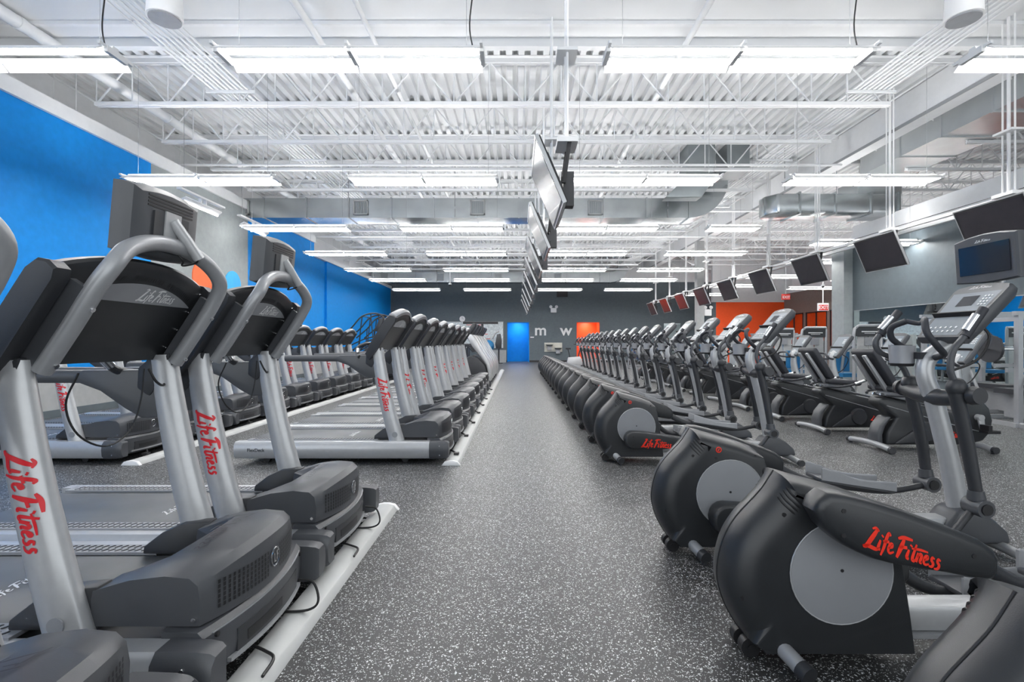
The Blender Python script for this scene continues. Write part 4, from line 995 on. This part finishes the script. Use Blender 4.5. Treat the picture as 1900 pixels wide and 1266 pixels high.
# ================================================================ STEPPER with curved silver shroud
def stepper():
    r = empty('stair_stepper')
    pr = [(-.62, 1.40), (-.50, 1.44), (-.42, 1.40), (-.18, .98), (-.02, .74), (.07, .50), (.08, .30), (.02, .10), (-.05, .03), (-.12, .03), (-.05, .20), (-.02, .40), (-.06, .60), (-.22, .82), (-.44, 1.10)]
    MB().prism(pr, -.26, .26, .03, 3).build('curved_shroud', 'silver', r)
    MB().prism([(-.13, .05), (-.06, .22), (-.04, .42), (-.10, .60), (-.30, .80), (-.50, .85), (-.75, .70), (-.95, .40), (-1.0, .10), (-.95, .05)], -.235, .235, .03, 3).build('side_body', 'dark', r)
    MB().prism([(-.66, 1.42), (-.42, 1.74), (-.34, 1.72), (-.36, 1.64), (-.52, 1.38)], -.2, .2, .02).build('console', 'dark', r)
    bsplit(MB().prism([(-.90, .50), (-.62, .50), (-.62, .46), (-.90, .46)], -.19, -.05, .01).prism([(-.88, .32), (-.60, .32), (-.60, .28), (-.88, .28)], .05, .19, .01), 'step_pedal', 'mid', r)
    for sg in (-1, 1): MB().tube([(-.42, sg*.24, .95), (-.58, sg*.29, 1.12), (-.80, sg*.30, 1.15), (-1.0, sg*.29, 1.05), (-1.02, sg*.27, .5), (-.95, sg*.24, .10)], .018, 10, 5).build('handrail', 'grip', r)
    MB().tube([(-.45, -.22, 1.2), (-.6, -.23, 1.40), (-.62, 0, 1.52), (-.6, .23, 1.40), (-.45, .22, 1.2)], .016, 10, 5).build('cross_handle', 'grip', r)
    MB().box(-1.0, .0, -.27, .27, 0, .05, .01).build('base', 'black', r)
    return r
st = stepper(); SK = tree(st)
for k in range(6):
    o = st if k == 0 else copy_tree(SK); o.location = (-.78, 13.75+.95*k, 0)
    tag(o, 'stair stepper with curved pale silver front beyond the aisle treadmills, %s one' % ORD[k], 'stair stepper', 'silver stair steppers')
# tall climber with tube frames
def climber():
    r = empty('stair_climber')
    MB().box(-1.3, .05, -.42, .42, 0, .08, .02).build('base', 'black', r)
    MB().prism([(-1.2, .08), (-1.15, .25), (-.45, 1.05), (-.15, 1.15), (0, 1.05), (.03, .08)], -.36, .36, .03).build('body_cover', 'dark', r)
    for k in range(5): MB().box(-1.28+.19*k, -1.02+.19*k, -.33, .33, .24+.19*k, .27+.19*k, .008).build('step', 'mid', r)
    MB().tube([(-.12, 0, 1.1), (-.16, 0, 1.35), (-.12, 0, 1.75)], [.07, .06, .05], 12, 3).build('console_post', 'silver2', r)
    MB().prism([(-.28, 1.55), (-.10, 1.92), (0, 1.95), (.03, 1.88), (-.12, 1.52)], -.2, .2, .03).build('console', 'dark', r)
    for sg in (-1, 1):
        MB().tube([(.0, sg*.40, 1.15), (.12, sg*.40, 1.5), (.08, sg*.38, 1.9), (-.15, sg*.38, 2.06), (-.55, sg*.40, 1.98), (-.85, sg*.42, 1.65), (-1.2, sg*.42, 1.35)], .022, 10, 5).build('upper_handrail', 'black', r)
        m = MB(); m.tube([(-.05, sg*.41, 1.25), (-.6, sg*.42, 1.1), (-1.25, sg*.42, .75)], .022, 10, 4); m.tube([(-.05, sg*.41, 1.42), (-.5, sg*.42, 1.30), (-1.0, sg*.42, 1.05), (-1.2, sg*.42, .80)], .018, 10, 4); bsplit(m, 'lower_handrail', 'black', r)
        m = MB()
        for a, b in (((-.55, 1.98), (-.65, 1.12)), ((-.30, 2.05), (-.22, 1.2)), ((-.85, 1.65), (-.9, .98))): m.tube([(a[0], sg*.41, a[1]), (b[0], sg*.42, b[1])], .015, 8, 1)
        bsplit(m, 'handrail_strut', 'black', r)
    m = MB()
    for x, z in ((-.15, 2.06), (-.55, 1.98)): m.tube([(x, -.39, z), (x, .39, z)], .016, 8, 1)
    bsplit(m, 'cross_bar', 'black', r)
    return r
cl = climber(); CK = tree(cl)
for k in range(2):
    o = cl if k == 0 else copy_tree(CK); o.location = (-4.0+.0*k, 15.1+1.5*k, 0)
    tag(o, ('nearer' if k == 0 else 'farther')+' tall stair climber with black tube handrails in front of the blue wall', 'stair climber', 'stair climbers')
# ================================================================ weight machines
def tower():
    r = empty('weight_machine')   # faces -Y, width .6
    m = MB(); W = .30; P = [(-W, .02)]
    m.tube([(-W, 0, .02), (-W, 0, 1.40), (-W+.02, 0, 1.50), (-W+.10, 0, 1.56), (W-.03, 0, 1.56), (W-.03, 0, 1.5), (W-.03, 0, .02)], .033, 10, 1, sq=1.0); m.build('frame', 'silver2', r)
    MB().box(-W+.03, W-.05, -.03, .05, 1.34, 1.54, .02).build('header_panel', 'dark', r)
    MB().box(-.16, .18, -.034, -.03, 1.43, 1.45).box(-.1, .12, -.034, -.03, 1.40, 1.41).build('header_lettering', 'letter', r)
    sh_ = MB().box(-.22, -.015, 0, .03, .15, 1.34, .005).box(.015, .22, 0, .03, .15, 1.34, .005)
    bsplit(sh_, 'shield', 'greylt', r)
    MB().box(-.09, .10, -.03, .0, 1.15, 1.32, .01).build('instruction_plate', 'cup', r)
    MB().box(-.12, .12, -.02, .0, .55, .72).build('weight_stack', 'black', r)
    f = MB().box(-.33, .33, -.10, .10, 0, .05, .01); f.box(-.03, .03, .0, .9, .0, .06, .01); f.box(-.3, .3, .85, .95, 0, .06, .01); f.build('base_frame', 'silver2', r)
    a = MB(); a.tube([(0, .05, 1.2), (0, .45, 1.15), (0, .8, .9), (0, .9, .05)], .03, 8, 3); a.build('arm_frame', 'silver2', r)
    MB().box(-.2, .2, .5, .9, .45, .53, .02).build('seat', 'padblue', r); MB().box(-.18, .18, .86, .93, .55, 1.0, .02).build('back_pad', 'padblue', r)
    return r
tw = tower(); TW = tree(tw)
for k, (x, y, l) in enumerate(((7.35, 10.5, 'nearest grey weight machine tower with dark header, in front of the mirror'), (7.05, 11.9, 'middle grey weight machine tower with dark header'), (7.0, 13.2, 'farthest of the three grey weight machine towers with dark headers'))):
    o = tw if k == 0 else copy_tree(TW); o.location = (x, y, 0); tag(o, l, 'weight machine', 'weight machine towers')
def rack(x, y, l, rz=0, h=1.62):
    r = empty('weight_rack', (x, y, 0), rz); tag(r, l, 'weight rack')
    for a in (-.55, .55):
        for b in (-.45, .45):
            MB().box(a-.035, a+.035, b-.035, b+.035, .05, h, .006).build('upright', 'silver2', r)
    m = MB()
    for b in (-.45, .45): m.box(-.62, .62, b-.03, b+.03, h-.02, h+.04, .006).box(-.62, .62, b-.03, b+.03, .0, .06, .006)
    for a in (-.55, .55): m.box(a-.03, a+.03, -.62, .62, 0, .06, .006).box(a-.03, a+.03, -.45, .45, h-.1, h-.04, .006)
    m.build('cross_member', 'silver2', r)
    m = MB()
    for s in (-1, 1): m.tube([(s*.55, -.45, .05), (s*.55, -.8, .05)], .03, 8, 1); m.tube([(s*.50, -.78, .05), (s*.5, -.46, .75)], .022, 8, 1)
    bsplit(m, 'brace', 'silver2', r)
    MB().cyl((-.95, -.2, 1.12), (.95, -.2, 1.12), .018, seg=10).build('barbell_bar', 'chrome', r)
    for s in (-1, 1): MB().cyl((s*.70, -.2, 1.12), (s*.74, -.2, 1.12), .20, seg=26, bev=.01).build('weight_plate', 'dark', r)
    MB().box(-.15, .15, -.75, .35, .42, .50, .02).build('bench_pad', 'grip', r)
    MB().box(-.03, .03, -.70, .30, .05, .42, .01).build('bench_leg', 'silver2', r)
    bsplit(MB().box(-.56, -.1, -.30, -.26, .78, .84).box(.1, .56, -.30, -.26, .78, .84), 'safety_bar', 'silver2', r)
rack(7.7, 7.6, 'grey barbell rack at the right edge beside the mirror')
rack(8.3, 9.1, 'grey barbell rack behind the one at the right edge', h=1.7)
rack(9.3, 18.2, 'grey barbell rack in the far room in front of the orange wall', h=1.5)
rack(11.6, 20.5, 'grey barbell rack farthest right in the far room', h=1.5)
def benchm(x, y, l, rz=0):
    r = empty('weight_machine', (x, y, 0), rz); tag(r, l, 'weight machine')
    MB().box(-.5, .5, -.06, .06, 0, .06, .01).box(-.5, -.42, -.3, .3, 0, .06, .01).box(.42, .5, -.3, .3, 0, .06, .01).build('base_frame', 'silver2', r)
    MB().tube([(-.4, 0, .05), (-.3, 0, .8), (-.1, 0, 1.3), (.2, 0, 1.42)], .035, 8, 4).build('frame', 'silver2', r)
    MB().box(-.1, .3, -.2, .2, .45, .53, .02).build('seat', 'padblue', r); MB().prism([(-.2, .55), (-.28, 1.15), (-.2, 1.16), (-.1, .55)], -.16, .16, .02).build('back_pad', 'padblue', r)
    MB().box(.38, .5, -.2, .2, .06, 1.45, .01).build('weight_stack', 'greylt', r)
    MB().tube([(.2, -.3, 1.1), (.15, -.3, 1.35), (.2, 0, 1.42), (.15, .3, 1.35), (.2, .3, 1.1)], .02, 8, 4).build('press_arm', 'grip', r)
k = 0
for x, y in ((6.3, 15.6), (6.4, 17.2), (6.4, 19.0), (5.6, 21.0), (5.6, 23.0), (5.9, 25.2), (8.6, 15.6), (8.7, 22.0)):
    side = 'behind the bikes' if x < 7 else 'right of the grey column'
    idx = k if x < 7 else k-6
    benchm(x, y, 'seated weight machine with blue pads %s, %s of its line' % (side, ORD[idx]), (0, .4)[k % 2]); k += 1
# rower and small bike by orange doorway
r = empty('rowing_machine', (3.15, 26.6, 0)); tag(r, 'low rowing machine with a pale rail near the orange doorway', 'rowing machine')
MB().box(-.2, 1.9, -.05, .05, .25, .33, .01).build('rail', 'silver', r); MB().box(1.0, 1.35, -.17, .17, .33, .39, .02).build('seat', 'brown', r)
MB().cyl((-.3, -.08, .24), (-.3, .08, .24), .18, seg=24, bev=.02).build('flywheel_housing', 'silver', r); bsplit(MB().box(-.5, -.1, -.25, .25, 0, .06, .01).box(1.8, 1.9, -.2, .2, 0, .25, .01), 'foot', 'black', r)
r = empty('upright_bike', (2.85, 25.2, 0)); tag(r, 'small upright exercise bike left of the orange doorway', 'exercise bike')
MB().prism([(-.4, .05), (-.3, .45), (.3, .5), (.42, .2), (.4, .05)], -.09, .09, .02).build('body_shroud', 'silver', r)
MB().tube([(.2, 0, .45), (.3, 0, .9), (.2, 0, 1.15)], .03, 8, 3).tube([(-.2, 0, .4), (-.3, 0, .85)], .025, 8, 1).build('frame', 'dark', r)
MB().box(-.42, -.18, -.11, .11, .85, .93, .03).build('saddle', 'black', r); MB().tube([(.0, -.2, 1.1), (.2, -.15, 1.12), (.22, 0, 1.1), (.2, .15, 1.12), (.0, .2, 1.1)], .018, 8, 4).build('handlebar', 'black', r)
bsplit(MB().box(-.4, -.34, -.25, .25, 0, .06, .01).box(.34, .4, -.25, .25, 0, .06, .01), 'foot', 'black', r)
# equipment before the pale far panel, last one a mirror reflection built solid
r = empty('cable_tower', (-2.0, 28.6, 0)); tag(r, 'black cable tower standing before the pale far wall panel', 'weight machine')
MB().box(-.06, .06, -.06, .06, 0, 2.3, .01).box(-1.1, .9, -.05, .05, 2.25, 2.38, .01).build('frame', 'black', r); MB().box(-.5, .5, -.3, .3, 0, .08, .01).build('base', 'black', r)
r = empty('vinyl_ball', (-1.6, 27.6, 1.0)); tag(r, 'blue exercise ball on a stand before the pale far wall panel', 'exercise ball')
MB().ball((0, 0, 0), .33, 20).build('ball', 'padblue', r); MB().cyl((0, 0, -1.0), (0, 0, -.3), .05, seg=10).cyl((0, 0, -1.0), (0, 0, -.95), .25, seg=16).build('stand', 'black', r)
r = empty('reflected_machine', (-1.05, 28.3, 0)); tag(r, 'dark machine shape standing in for a mirror reflection beside the blue doorway', 'exercise machine')  # solid stand-in for a machine reflected in the far wall mirror
MB().prism([(-.16, .85), (-.20, 1.1), (-.1, 1.65), (.1, 1.7), (.17, 1.3), (.15, .85)], -.15, .15, .03).build('body_shroud', 'dark', r); MB().cyl((0, 0, 0), (0, 0, .9), .04, seg=10).cyl((0, 0, 0), (0, 0, .04), .22, seg=16).build('pedestal', 'black', r); MB().tube([(-.35, -.2, 1.4), (-.2, -.2, 1.7), (.0, 0, 1.8), (-.2, .2, 1.7), (-.35, .2, 1.4)], .03, 8, 4).build('handlebar', 'silver', r)
# ================================================================ camera & world
w = bpy.data.worlds.new('world'); bpy.context.scene.world = w; w.use_nodes = True
w.node_tree.nodes['Background'].inputs[0].default_value = (.93, .97, 1, 1); w.node_tree.nodes['Background'].inputs[1].default_value = .9
cd = bpy.data.cameras.new('camera'); cam = bpy.data.objects.new('camera', cd); C.objects.link(cam)
cam.location = (0, 0, CH); cam.rotation_euler = (PI/2, 0, 0); cd.sensor_width = 36; cd.lens = F/1900*36; cd.clip_start = .02; cd.clip_end = 200
cd.shift_x = -10/1900; cd.shift_y = 2/1900
sc = bpy.context.scene; sc.camera = cam
sc.view_settings.view_transform = 'Standard'; sc.view_settings.look = 'None'; sc.view_settings.gamma = 1; sc.view_settings.use_curve_mapping = False
sc.view_settings.exposure = EXPO
sc.cycles.use_denoising = True; sc.cycles.max_bounces = 7; sc.cycles.diffuse_bounces = 5; sc.cycles.glossy_bounces = 4; sc.cycles.sample_clamp_indirect = 6
